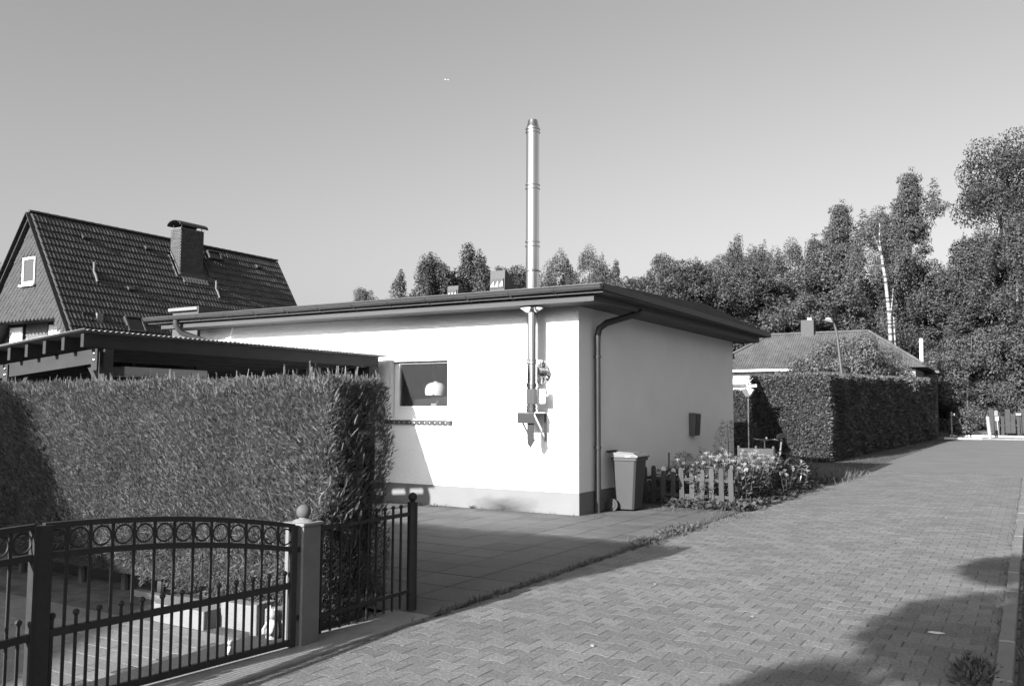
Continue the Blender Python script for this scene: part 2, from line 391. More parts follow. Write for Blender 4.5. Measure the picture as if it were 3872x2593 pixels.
# yard behind the iron gate
y_ = MB(); y_.add([(-14,-6,0.0012),(-4.55,-6,0.0012),(-4.55,5.2,0.0012),(-14,5.2,0.0012)], [(0,1,2,3)])
yard = y_.build('yard', M['joint'], kind='structure')
bv, bf = block(0.118, 0.078, -0.02, 0.004, 0.001); PL = []
for j in range(24):
    for i in range(24):
        x = -4.87 - 0.24*i - 0.12*(j % 2); y = 0.8 + 0.16*j
        if y > 4.4: continue
        PL.append(xf((x, y, random.gauss(0, .0005)), random.gauss(0, .006), (random.gauss(0, .003), random.gauss(0, .003))))
lay('yard_paver', bv, bf, PL, M['yard'], yard, 300, 'yard_paver_field')
MB().box(-4.80,-4.46,0.6,4.7,-0.05,0.006).build('dark_strip', mat('dark_ground', 0.04, 0.9, 0.2, 8, bump=0.003), kind='structure')  # flat dark strip of ground along the inner side of the gate
MB().box(-4.46,-4.06,-2,5.62,-0.08,0.018).build('gate_sill', mat('sill_concrete', .23, .9, .25, 5, bump=.003, fine=.3), kind='structure', bevel=0.01)
MB().add([(-9.6,5.2,-0.02),(-4.06,5.2,-0.02),(-4.06,5.62,-0.02),(-9.6,5.62,-0.02)],[(0,1,2,3)]).build('hedge_bed', M['soil'], kind='structure')
MB().add([(-5.98,14.4,-0.008),(-4.06,14.4,-0.008),(-4.06,26,-0.008),(-5.98,26,-0.008)],[(0,1,2,3)]).build('garden_soil', M['soil'], kind='structure')

# ---------------------------------------------------------------- white bungalow
XC, YC, XL, YB = -5.986, 12.094, -14.62, 20.19
house = thing('bungalow', 'low white rendered bungalow with flat dark roof and tall steel flue', 'house', (XC, YC, 0))
wx0, wx1, wz0, wz1 = -9.68, -8.43, 1.44, 2.53       # window opening
wl = MB(); t = 0.30
wl.box(XL, wx0, YC, YC+t, 0.34, 3.25).box(wx1, XC, YC, YC+t, 0.34, 3.25).box(wx0, wx1, YC, YC+t, 0.34, wz0).box(wx0, wx1, YC, YC+t, wz1, 3.25)
wl.build('front_wall', M['plaster'], house)
MB().box(XC-t, XC, YC+t, YB, 0.34, 3.25).build('side_wall', M['plaster'], house)
MB().box(XL, XC-t, YB-t, YB, 0.34, 3.25).build('rear_wall', M['plaster'], house)
MB().box(XL, XL+t, YC+t, YB-t, 0.34, 3.25).build('far_wall', M['plaster'], house)
pm = mat('plinth_paint', 0.165, 0.85, 0.10, 2.0, bump=0.003, bscale=60, fine=0.06)
stain(pm, (-7.3 - XC, 0.0, 0.03), (0.75, 0.5, 0.24), 0.03)
MB().box(XL-0.012, XC+0.012, YC-0.012, YC+t, -0.1, 0.338).build('plinth', pm, house)
MB().box(XC-t, XC+0.012, YC+t, YB, -0.1, 0.338).build('plinth', M['plinth'], house)
MB().box(XL+t, XC-t, YC+t, YB-t, 0.0, 0.05).build('floor', M['darkroom'], house)
MB().box(XL+t, XC-t, YC+7.6, YC+7.7, 0.05, 3.2).build('inner_wall', M['darkroom'], house)
wg = MB().box(XL, -8.7, YB+.002, 27.2, 0, 3.25); wg.build('added_rear_wing', M['plaster'], house)  # unseen wing, shaped to throw a slanting shadow on the long hedge
MB().box(XL-.4, -8.15, 20.835, 27.7, 3.26, 3.42).build('added_wing_roof', M['roofing'], house)
# soffit boards, front and side
sof = holder('soffit', house, (-10, 11.8, 3.2))
for k in range(5):
    y0 = 11.55 + 0.109*k
    MB().box(-15.05, -5.5, y0, y0+0.103, 3.205, 3.225).build('soffit_board', M['fascia'], sof)
for k in range(4):
    x0 = -5.975 + 0.118*k
    MB().box(x0, x0+0.112, 12.1, 20.5, 3.207, 3.227).build('soffit_board', M['fascia_y'], sof)
# fascias
MB().box(-15.1, -5.455, 11.522, 11.545, 3.195, 3.283).build('fascia_board', M['fascia'], house, bevel=0.003)
MB().box(-5.478, -5.455, 11.548, 20.56, 3.195, 3.345).build('fascia_board', M['fascia_y'], house, bevel=0.003)
MB().box(-15.1, -5.49, 20.53, 20.56, 3.195, 3.345).build('fascia_board', M['fascia_y'], house)
rf = MB(); rf.prism([(11.43,3.30),(20.83,3.33),(20.83,3.43),(16.0,3.62),(11.43,3.425)], lambda y,z: (-15.38,y,z), lambda y,z: (-5.27,y,z))
roof = rf.build('roof', M['roofing'], house)
vt = MB(); vt.bar((-5.262,11.40,3.385),(-5.262,20.83,3.385),0.02,0.10); vt.build('verge_trim', M['darkmetal'], roof)
MB().bar((-15.39,11.42,3.427),(-5.25,11.42,3.427),0.10,0.012).build('roof_edge', M['darkmetal'], roof)
# gutter: half round, with joints and brackets
gu = MB(); n = 9; rad = 0.066
for x, side in ((-15.39, 0), (-5.255, 1)):
    for k in range(n+1):
        a = math.pi + math.pi*k/n; gu.v.append((x, 11.372 + rad*math.cos(a), 3.402 + rad*math.sin(a)))
    for k in range(n+1):
        a = math.pi + math.pi*k/n; gu.v.append((x, 11.372 + (rad-.005)*math.cos(a), 3.402 + (rad-.005)*math.sin(a)))
m2 = 2*(n+1)
for k in range(n):
    gu.f += [(k, k+1, m2+k+1, m2+k), (n+1+k, m2+n+1+k, m2+n+2+k, n+2+k), (k, n+1+k, n+2+k, k+1), (m2+k, m2+k+1, m2+n+2+k, m2+n+1+k)]
gu.f += [(0, m2, m2+n+1, n+1), (n, 2*n+1, m2+2*n+1, m2+n)]
gutter = gu.build('gutter', M['zinc'], house, smooth=True)
MB().tube([(-15.39,11.30,3.405),(-5.255,11.30,3.405)], 0.011, 8).build('gutter_bead', M['zinc'], gutter, smooth=True)
ge = MB()
ge.prism([(11.372+rad*math.cos(math.pi+math.pi*k/9), 3.402+rad*math.sin(math.pi+math.pi*k/9)) for k in range(10)], lambda y,z:(-5.262,y,z), lambda y,z:(-5.252,y,z)); ge.build('gutter_end', M['zinc'], gutter)
x = -14.6
while x < -5.4:
    b = MB(); pts = [(x, 11.372 + (rad+.003)*math.cos(math.pi+math.pi*k/10), 3.402 + (rad+.003)*math.sin(math.pi+math.pi*k/10)) for k in range(11)]
    for p, q in zip(pts, pts[1:]): b.bar(p, q, 0.014, 0.005, (0,0,1))
    b.bar((x,11.38,3.335),(x,11.54,3.27),0.03,0.006)
    b.build('gutter_bracket', M['darkmetal'], gutter); x += 0.78
# downpipe by the right corner, with swan neck
dp = MB(); dp.tube([(-5.46,13.30,3.21),(-5.47,13.2,3.17),(-5.60,13.02,3.10),(-5.80,12.72,2.99),(-5.89,12.64,2.90),(-5.915,12.625,2.78),(-5.918,12.625,2.6),(-5.918,12.625,-0.02)], [0.052]*6+[0.05,0.05], 14)
dpo = dp.build('downpipe', M['darkmetal'], house, smooth=True)
for z in (1.02, 2.45): MB().lathe((-5.918,12.625,z), [(0.052,-.02),(0.058,-.018),(0.058,.018),(0.052,.02)], 14).build('pipe_collar', M['darkmetal'], dpo, smooth=True)
MB().tube([(-14.5,11.40,3.36),(-14.5,11.41,3.22),(-14.46,11.5,3.10),(-14.2,11.85,2.95),(-13.95,12.02,2.86),(-13.93,12.03,2.6),(-13.93,12.03,0)], 0.055, 12).build('downpipe', M['zinc'], house, smooth=True)
# window
win = holder('window', house, (wx0, YC, wz0))
fy = YC + 0.13
fr = MB(); fr.box(wx0, wx0+0.10, fy, fy+0.07, wz0, wz1-.0).box(wx1-0.02, wx1, fy, fy+0.07, wz0, wz1).box(wx0+.10, wx1-.02, fy, fy+0.07, wz0, wz0+0.19).box(wx0+.10, wx1-.02, fy, fy+0.07, wz1-0.12, wz1)
fr.build('frame', M['whitepaint'], win, bevel=0.006)
sa = MB(); x0, x1, z0, z1 = wx0+0.10, wx1-0.02, wz0+0.19, wz1-0.12
sa.box(x0, x0+.035, fy-.012, fy+.05, z0, z1).box(x1-.012, x1, fy-.012, fy+.05, z0, z1).box(x0+.035, x1-.012, fy-.012, fy+.05, z0, z0+.03).box(x0+.035, x1-.012, fy-.012, fy+.05, z1-.02, z1)
sa.build('sash', M['whitepaint'], win, bevel=0.004)
MB().box(x0+.035, x1-.012, fy+.015, fy+.021, z0+.03, z1-.02).build('pane', M['glass'], win)
sh = MB(); sh.box(wx0+.004, wx1-.004, YC+0.015, YC+0.105, wz1-.10, wz1-.004); sh.build('shutter_slat', M['whitepaint'], win, bevel=0.01)
for xa_, xb_ in ((wx0+.005, wx0+.028), (wx1-.028, wx1-.005)): MB().box(xa_, xb_, YC+.03, YC+.10, wz0+.03, wz1-.10).build('shutter_rail', M['whitepaint'], win)
MB().box(-9.74, -8.37, YC-.006, YC-.001, wz1+.012, wz1+.115).build('shutter_box', mat('smooth_render', 0.36, 0.8, 0.03, 3), win)
MB().box(-8.428, -8.365, YC-.012, YC-.001, wz0-.09, wz1+.004).build('window_trim', M['whitepaint'], win)
stv, stf = block(0.045, 0.10, -0.03, 0.03, 0.006)
for k in range(13):
    me = None
lay('sill_brick', stv, stf, [xf((wx0 + 0.01 + 0.1075*k, YC+0.035, wz0-0.045), 0, (0.12, 0)) for k in range(13)], M['brick'], win)
smo = MB(); smo.prism([(YC-.058,wz0-.072),(YC+.125,wz0-.072),(YC+.125,wz0-.020),(YC-.058,wz0-.045)], lambda y,z:(wx0-.035,y,z), lambda y,z:(wx0+1.33,y,z)); smo.build('sill_mortar', mat('pale_mortar', .6, .9, .1, 5), win)
# things standing inside the kitchen window
lp = thing('pendant_lamp', 'white dome pendant lamp hanging behind the bungalow window', 'lamp', (-9.06, 12.62, 2.0))
MB().lathe((-9.06,12.62,1.85), [(0.178,0.0),(0.19,0.06),(0.185,0.12),(0.16,0.18),(0.115,0.215),(0.04,0.232),(0.02,0.25)], 26).build('lamp_shade', M['white'], lp, smooth=True)
MB().tube([(-9.06,12.62,2.10),(-9.06,12.62,3.2)], 0.004, 6).build('cord', M['black'], lp)
tp = thing('tap', 'kitchen tap standing behind the window beside the sill box', 'tap', (-8.98, 12.55, 1.44))
MB().tube([(-8.98,12.55,1.40),(-8.98,12.55,1.82),(-8.985,12.53,1.87),(-8.99,12.47,1.88),(-8.99,12.44,1.84)], 0.012, 8).build('spout', M['chrome'], tp, smooth=True)
MB().box(-8.99,-8.95,12.54,12.57,1.72,1.75).build('lever', M['chrome'], tp)
MB().box(-9.03,-8.91,12.44,12.50,1.55,1.71).build('sill_box', mat('cardboard', 0.3, 0.8, 0.1, 5), bevel=0.004, label='small grey box on the inside sill of the bungalow window', cat='box', base=(-8.97,12.47,1.55))
MB().box(-9.7,-8.3,12.40,12.66,1.42,1.47).build('inner_sill', M['darkroom'], house)
# steel flue
FX, FY = -6.672, 11.854
fl = holder('flue', house, (FX, FY, 1.57))
def sec(name, prof, m='steel', c=(FX, FY, 0), n=28): return MB().lathe(c, prof, n).build(name, M[m], fl, smooth=True)
R1, R2 = 0.083, 0.104
for a, b in ((1.66,1.95),(2.0,2.32),(2.36,3.19)): sec('pipe_section', [(R1,a),(R1,b)])
for z in (1.60,1.655,1.965,2.00,2.325,2.37): sec('clamp_band', [(R1,z-.018),(R1+.013,z-.012),(R1+.013,z+.012),(R1,z+.018)])
sec('pipe_foot', [(R1-.004,1.565),(R1+.004,1.57),(R1+.004,1.66)])
for a, b in ((3.35,3.76),(3.79,4.16),(4.24,5.08),(5.15,5.985)): sec('pipe_section', [(R2,a),(R2,b)])
for z in (4.165,4.235,5.085,5.145,5.99,6.045): sec('clamp_band', [(R2,z-.014),(R2+.013,z-.009),(R2+.013,z+.009),(R2,z+.014)])
for z in (4.20,5.115,6.018): sec('clamp_band', [(R2-.002,z-.03),(R2-.002,z+.03)])
sec('storm_collar', [(R2,3.79),(R2+.015,3.785),(R2+.034,3.772),(R2+.034,3.765),(R2,3.765)])
sec('flue_cap', [(R2,6.05),(R2,6.075),(R2-.012,6.10),(0.078,6.175),(0.074,6.19),(0.068,6.19),(0.068,6.10)])
sec('soffit_collar', [(0.20,3.19),(0.20,3.183),(0.10,3.12),(R1+.004,3.115),(R1+.004,3.08)])
MB().lathe((-6.655,YC-.002,2.20), [(0.20,0.0),(0.20,-.012),(0.18,-.02),(0.115,-.016),(0.10,-.03),(0.085,-.03),(0.085,-.18)], 36, 'y').build('wall_rosette', M['steel'], fl, smooth=True)
ro = MB()
for k in range(20):
    a = 2*math.pi*k/20; ro.bar((-6.655+.10*math.cos(a),YC-.02,2.20+.10*math.sin(a)),(-6.655+.19*math.cos(a),YC-.018,2.20+.19*math.sin(a)),0.016,0.014,(0,1,0))
ro.build('rosette_pleat', M['steel'], fl)
MB().box(FX-.035,FX+.105,FY-.115,FY-.03,1.69,1.925).build('cleanout_box', mat('dull_steel', .05, .4, .1, 4, metal=.3), fl, bevel=0.004)
MB().box(FX+.118,FX+.215,FY+.02,FY+.05,1.70,1.925).build('cleanout_door', M['whitepaint'], fl, bevel=0.004)
MB().lathe((FX+.15,FY+.02,1.81),[(0.008,0),(0.008,-.004)],10,'y').build('door_lock', M['black'], fl)
br = MB().box(FX-.17,FX+.13,FY-.16,YC-.003,1.552,1.567); br.build('bracket_plate', M['steel'], fl)
MB().box(FX-.17,FX+.12,FY-.16,FY-.15,1.40,1.551).build('bracket_apron', mat('dark_reflection_steel', .02, .5, .1, 5), fl)  # dark surroundings mirrored in the steel, put in as base colour
for dx in (-.16, .11):
    b = MB().box(FX+dx-.02,FX+dx+.02,YC-.012,YC-.003,1.12,1.55); b.bar((FX+dx,YC-.015,1.16),(FX+dx,FY-.14,1.54),.035,.008,(1,0,0)); b.build('bracket_arm', M['steel'], fl)
MB().prism([(-.06,1.40),(.06,1.40),(.06,1.16),(.09,1.16),(0,1.02),(-.05,1.08),(-.06,1.16)], lambda x,z:(FX+.03+x,FY-.10,z), lambda x,z:(FX+.03+x,FY-.092,z)).build('bracket_gusset', bpy.data.materials['dark_reflection_steel'], fl)
# meter box on the shaded side wall
mb_ = MB(); mb_.prism([(XC+.001,1.12),(XC+.12,1.10),(XC+.15,1.54),(XC+.001,1.56)], lambda x,z:(x,17.1,z), lambda x,z:(x,17.42,z))
mbx = mb_.build('meter_box', mat('box_plastic', 0.09, 0.6, 0.1, 5), house, bevel=0.006)
MB().prism([(XC+.125,1.14),(XC+.152,1.51)] + [(XC+.160,1.51),(XC+.133,1.14)], lambda x,z:(x,17.13,z), lambda x,z:(x,17.39,z)).build('box_door', M['black'], mbx)
# soil-vent hoods on the flat roof
def hood(x0, x1, yf, z0, z1, depth):
    h = MB(); h.prism([(yf,3.45),(yf+.01,z0+.35*(z1-z0)),(yf+.03,z1),(yf+.10,z1+.01),(yf+depth,3.5)], lambda y,z:(x0,y,z), lambda y,z:(x1,y,z))
    o = h.build('roof_ventilator', M['darkmetal'], house, bevel=0.006)
    za = z0 + (z1-z0)*0.36; zb = z0 + (z1-z0)*0.62; wd = (x1-x0)
    MB().box(x0+.02,x1-.02,yf-.005,yf+.012,za-.03,zb+.03).build('vent_plate', M['darkmetal'], o)
    for k in range(3):
        a = x0 + wd*(0.10+0.29*k); MB().box(a,a+wd*.22,yf-.012,yf-.004,za,zb).build('vent_slot', M['black'], o)
    for k in range(3):
        a = x0 + wd*(0.10+0.29*k); MB().prism([(a,za),(a+wd*.22,za),(a+wd*.22,zb-.02)], lambda x,z:(x,yf-.020,z), lambda x,z:(x,yf-.013,z)).build('vent_louvre', M['whitepaint'], o)
hood(-8.82, -8.49, 14.0, 3.75, 4.24, 0.95); hood(-9.81, -9.555, 14.0, 3.72, 4.02, 0.75)
# small flood lamp under the far eave
fo = thing('flood_lamp', 'tiny white flood lamp fixed under the bungalow eave above the carport', 'lamp', (-13.6, 12.0, 2.95))
MB().box(-13.66,-13.52,11.90,11.99,2.86,2.99).build('lamp_head', M['white'], fo, bevel=0.02)
MB().bar((-13.59,11.98,3.0),(-13.59,12.02,3.2),.02,.02).build('lamp_arm', M['white'], fo)

# ---------------------------------------------------------------- carport
cp = thing('carport', 'low timber carport with corrugated roof between hedge and bungalow', 'carport', (-11.5, 9.0, 0))
zs = lambda x: 2.515 + 0.078*(x + 9.75)
i = 0; xr = -9.775
while xr > -13.7:
    y0 = 6.36; zt = zs(xr)
    MB().box(xr-.03, xr+.03, y0, 11.87, zt-.185, zt-.015).build('rafter', M['carport'] if i else M['carport_dark'], cp, bevel=0.004)
    xr -= 0.385; i += 1
bm_ = MB(); bm_.prism([(-9.80,2.135),(-9.80,2.315),(-13.8,2.015),(-13.8,1.835)], lambda x,z:(x,6.52,z), lambda x,z:(x,6.58,z)); bm_.build('beam', M['carport'], cp, bevel=0.004)
bm_ = MB(); bm_.prism([(-9.72,2.135),(-9.72,2.33),(-13.8,2.01),(-13.8,1.815)], lambda x,z:(x,11.60,z), lambda x,z:(x,11.66,z)); bm_.build('beam', M['carport_dark'], cp, bevel=0.004)
for px_, py_ in ((-9.735, 6.66), (-11.63, 6.66), (-13.6, 6.66), (-9.78, 11.72), (-13.6, 11.72)):
    po = MB().box(px_-.06, px_+.06, py_-.06, py_+.06, 0, zs(px_)-.20).build('post', M['carport'], cp, bevel=0.006)
    if py_ < 7:
        MB().box(px_-.055, px_+.055, 6.50, 6.515, zs(px_)-.46, zs(px_)-.20).build('post_plate', M['carport'], po)
        for dz in (.26, .34): MB().lathe((px_, 6.499, zs(px_)-dz), [(0.018,0),(0.016,-.012),(0.006,-.018)], 12, 'y').build('bolt', M['chrome'], po, smooth=True)
MB().bar((-9.99,6.62,2.14),(-9.76,6.62,1.86),.06,.06,(0,1,0)).build('brace', M['carport'], cp)
MB().bar((-11.25,6.62,2.05),(-11.55,6.62,1.72),.06,.06,(0,1,0)).build('brace', M['carport'], cp)
nY = 600; V = []; F = []
for k in range(nY+1):
    y = 6.28 + (11.96-6.28)*k/nY; dz = 0.010*math.cos(2*math.pi*(y-6.28)/0.076)
    for x in (-9.62, -13.9): V.append((x, y, zs(x) + dz + .004))
for k in range(nY): F.append((2*k, 2*k+1, 2*k+3, 2*k+2))
sh = link_mesh('roof_sheet', mesh_np('roof_sheet', np.array(V) - np.array((-11.5, 9.0, 0)), F, True), M['sheet'], cp)
sm = sh.modifiers.new('thick', 'SOLIDIFY'); sm.thickness = 0.003
for k in range(18):
    z0 = 0.05 + 0.125*k; MB().box(-13.78,-13.75,6.7,11.8,z0,z0+.118).build('wall_board', M['carport_dark'], cp)
bxl = thing('wooden_box', 'long grey wooden box, brightened as if sunlit, lying high under the carport roof', 'box', (-11.0, 8.3, 2.05))
MB().box(-11.3,-10.95,7.78,9.22,2.075,2.185).build('box_body', mat('sunlit_board', 0.6, 0.8, 0.2, 3, stretch=(6,.5,6)), bxl, bevel=0.004)  # board colour raised to imitate sunlight on the box
MB().box(-11.33,-10.92,7.76,9.25,2.05,2.073).build('box_base', mat('grey_board_pale', 0.5, 0.8, 0.15, 3), bxl, bevel=0.003)
for y in (7.95, 9.05): MB().box(-11.02,-10.98,y-.02,y+.02,2.187,2.42).build('hanger', M['carport_dark'], bxl)
# ---------------------------------------------------------------- iron gate (two leaves), pillar, low iron fence
GX = -4.30
bar_me = {}
def gate_leaf(name, label, yh, sgn):
    """sgn +1: hinged at yh, free end towards the camera; -1: hinged near the camera. Built straight, then swung about the hinge"""
    t = thing(name, label, 'gate', (GX, yh, 0), group='leaves of the iron driveway gate')
    LG = 1.645; n = 13; cell = LG/n
    Y = lambda s: yh - sgn*(LG - s)                                  # s runs from the free end
    ztop = lambda s: .985 - .0625*s*s
    zmid, zbot = .427, .055
    for s, hw in ((0, .044 if sgn > 0 else .010), (LG, .024)): MB().box(GX-.022, GX+.022, Y(s)-hw, Y(s)+hw, zbot-.03, ztop(s)+.004).build('stile', M['iron'], t, bevel=0.003)
    for off, nm, h in ((0.0, 'top_rail', .030), (-.155, 'ring_rail', .032)):
        b = MB(); ss = [LG*k/24 for k in range(25)]
        for p, q in zip(ss, ss[1:]): b.bar((GX,Y(p),ztop(p)+off),(GX,Y(q),ztop(q)+off),.034,h)
        b.build(nm, M['iron'], t)
    for z, nm in ((zmid, 'middle_rail'), (zbot, 'bottom_rail')): MB().bar((GX,Y(0),z),(GX,Y(LG),z),.032,.038).build(nm, M['iron'], t)
    for k in range(1, n):
        s = cell*k; MB().box(GX-.0045, GX+.0045, Y(s)-.008, Y(s)+.008, zbot, ztop(s)).build('bar', M['iron'], t)
    for k in range(n):
        s = cell*(k+.5); zc = ztop(s) - .077
        MB().torus((GX,Y(s),zc), min(.056, cell/2-.012), .0055, 'x', 24, 6).build('ring', M['iron'], t, smooth=True)
        o = MB().box(GX-.0045, GX+.0045, Y(s)-.008, Y(s)+.008, zbot, zmid+.075).build('short_bar', M['iron'], t)
        MB().sphere((GX,Y(s),zmid+.085), .018, 12, 8).build('ball_knob', M['iron'], o, smooth=True)
    t.rotation_euler = (0, 0, math.radians(-5.93*sgn))
gate_leaf('gate_leaf', 'black iron gate leaf with a row of rings, hinged on the stone pillar', 4.375, 1)
gate_leaf('gate_leaf', 'black iron gate leaf cut off by the picture edge, beside the meeting stile', 1.05, -1)
pl = thing('gate_pillar', 'square grey gate pillar with a ball on its cap', 'pillar', (-4.345, 4.515, 0))
MB().box(-4.43,-4.26,4.43,4.60,-0.05,0.805).build('shaft', M['pillar'], pl, bevel=0.006)
cpb = MB().box(-4.445,-4.245,4.415,4.615,0.805,0.830); cpb.build('cap', M['concrete'], pl, bevel=0.01)
MB().lathe((-4.345,4.515,0.83), [(0.075,0),(0.06,.012),(0.03,.02),(0.028,.035)], 20).build('neck', M['concrete'], pl, smooth=True)
MB().sphere((-4.345,4.515,0.897), .05, 24, 14).build('ball', mat('ball_paint', .08, .75, .15, 20), pl, smooth=True)
for z in (.655, .205): MB().bar((GX,4.36,z),(GX,4.44,z),.03,.03).build('hinge', M['iron'], pl)
fe = thing('iron_fence', 'short low black iron fence between the gate pillar and the dark round post', 'fence', (-4.335, 5.1, 0))
for z, nm in ((.765, 'top_rail'), (.16, 'bottom_rail')): MB().bar((-4.335,4.60,z),(-4.335,5.70,z),.028,.028).build(nm, M['iron'], fe)
for k in range(10):
    y = 4.69 + .1*k
    s = MB().box(-4.342,-4.328,y-.007,y+.007,.04,.82).build('picket', M['iron'], fe)
    MB().sphere((-4.335,y,.832), .017, 10, 7).build('ball_knob', M['iron'], s, smooth=True)
po = MB().lathe((-4.335,5.74,0), [(.041,-.05),(.041,.84),(.043,.842),(.043,.856),(.018,.862),(.018,.87)], 20).build('post', M['iron'], fe, smooth=True)
MB().sphere((-4.335,5.74,.897), .036, 18, 12).build('post_ball', M['iron'], po, smooth=True)
# garden bed edging behind the gate
gw = thing('garden_wall', 'low pale concrete bed edging under the hedge behind the gate', 'wall', (-5.1, 4.6, 0))
MB().prism([(-5.21,4.42),(-5.75,4.42),(-5.84,4.47),(-5.87,4.56),(-5.84,4.65),(-5.75,4.70),(-5.21,4.70)], lambda x,y:(x,y,-.02), lambda x,y:(x,y,.135)).build('edging_block', M['concrete'], gw, bevel=0.008)
for a, b in ((-5.205,-4.83),(-4.755,-4.47)): MB().box(a,b,4.57,4.69,-.02,.185).build('edging_block', M['concrete'], gw, bevel=0.008)
MB().box(-4.825,-4.76,4.50,4.69,-.02,.22).build('edging_block', M['concrete'], gw, bevel=0.008)
MB().prism([(-6.0,4.86),(-6.35,4.88),(-6.7,4.92),(-6.7,4.99),(-6.35,4.95),(-6.0,4.93)], lambda x,y:(x,y,-.02), lambda x,y:(x,y,.05)).build('edging_block', M['concrete'], gw, bevel=0.005)
MB().box(-5.86,-4.47,4.70,5.3,-.02,.10).build('bed_soil', M['soil'], gw)
def figurine(label, x, y, s):
    f = thing('garden_figurine', label, 'figurine', (x, y, 0.0), group='white figurines behind the gate')
    MB().lathe((x,y,0), [(.030*s,0),(.034*s,.01*s),(.033*s,.05*s),(.026*s,.085*s),(.017*s,.105*s)], 16).build('body', M['figurine'], f, smooth=True)
    MB().sphere((x,y-.004*s,.128*s), .029*s, 16, 10).build('head', M['figurine'], f, smooth=True)
    for sx in (-1, 1):
        MB().lathe((x+sx*.018*s,y,.148*s), [(.008*s,0),(.002*s,.022*s)], 8).build('ear', M['figurine'], f)
        MB().tube([(x+sx*.022*s,y-.01*s,.09*s),(x+sx*.03*s,y-.035*s,.05*s),(x+sx*.018*s,y-.045*s,.03*s)], .008*s, 7).build('arm', M['figurine'], f, smooth=True)
    MB().sphere((x,y-.036*s,.122*s), .006*s, 8, 6).build('muzzle', M['black'], f)
figurine('larger white figurine standing by the bed edging next to the gate pillar', -4.62, 4.52, 1.35)
figurine('smallest white figurine standing low behind the gate bars', -4.55, 4.08, 0.62)

# ---------------------------------------------------------------- clipped conifer hedge behind the gate
hg = thing('hedge', 'tall clipped conifer hedge in sun behind the iron gate', 'hedge', (-6.8, 5.05, 0))
hx0, hx1, hy0, hy1, hz0, hz1 = -9.6, -4.44, 4.74, 5.56, 0.10, 1.83
bul = lambda z: .15*np.clip(z/1.4, 0, 1)
yfar = lambda z: hy1 - .24*z/1.83
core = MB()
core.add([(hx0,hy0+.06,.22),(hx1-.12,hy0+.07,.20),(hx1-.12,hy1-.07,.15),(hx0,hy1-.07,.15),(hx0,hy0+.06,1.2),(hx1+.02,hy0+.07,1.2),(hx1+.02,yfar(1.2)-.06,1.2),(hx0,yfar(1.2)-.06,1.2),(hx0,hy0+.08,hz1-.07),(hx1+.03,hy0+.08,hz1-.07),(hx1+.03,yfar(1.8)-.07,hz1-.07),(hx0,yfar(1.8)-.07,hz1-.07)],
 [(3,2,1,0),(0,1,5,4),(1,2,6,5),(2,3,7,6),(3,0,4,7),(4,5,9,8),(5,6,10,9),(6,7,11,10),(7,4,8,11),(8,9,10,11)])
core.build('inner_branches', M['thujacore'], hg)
for k in range(9):
    x = -9.2 + .56*k + random.uniform(-.1,.1)
    MB().tube([(x,5.04,0),(x+random.uniform(-.03,.03),5.04,.3),(x,5.04,1.5)], [.035,.03,.015], 8).build('stem', M['bark'], hg)
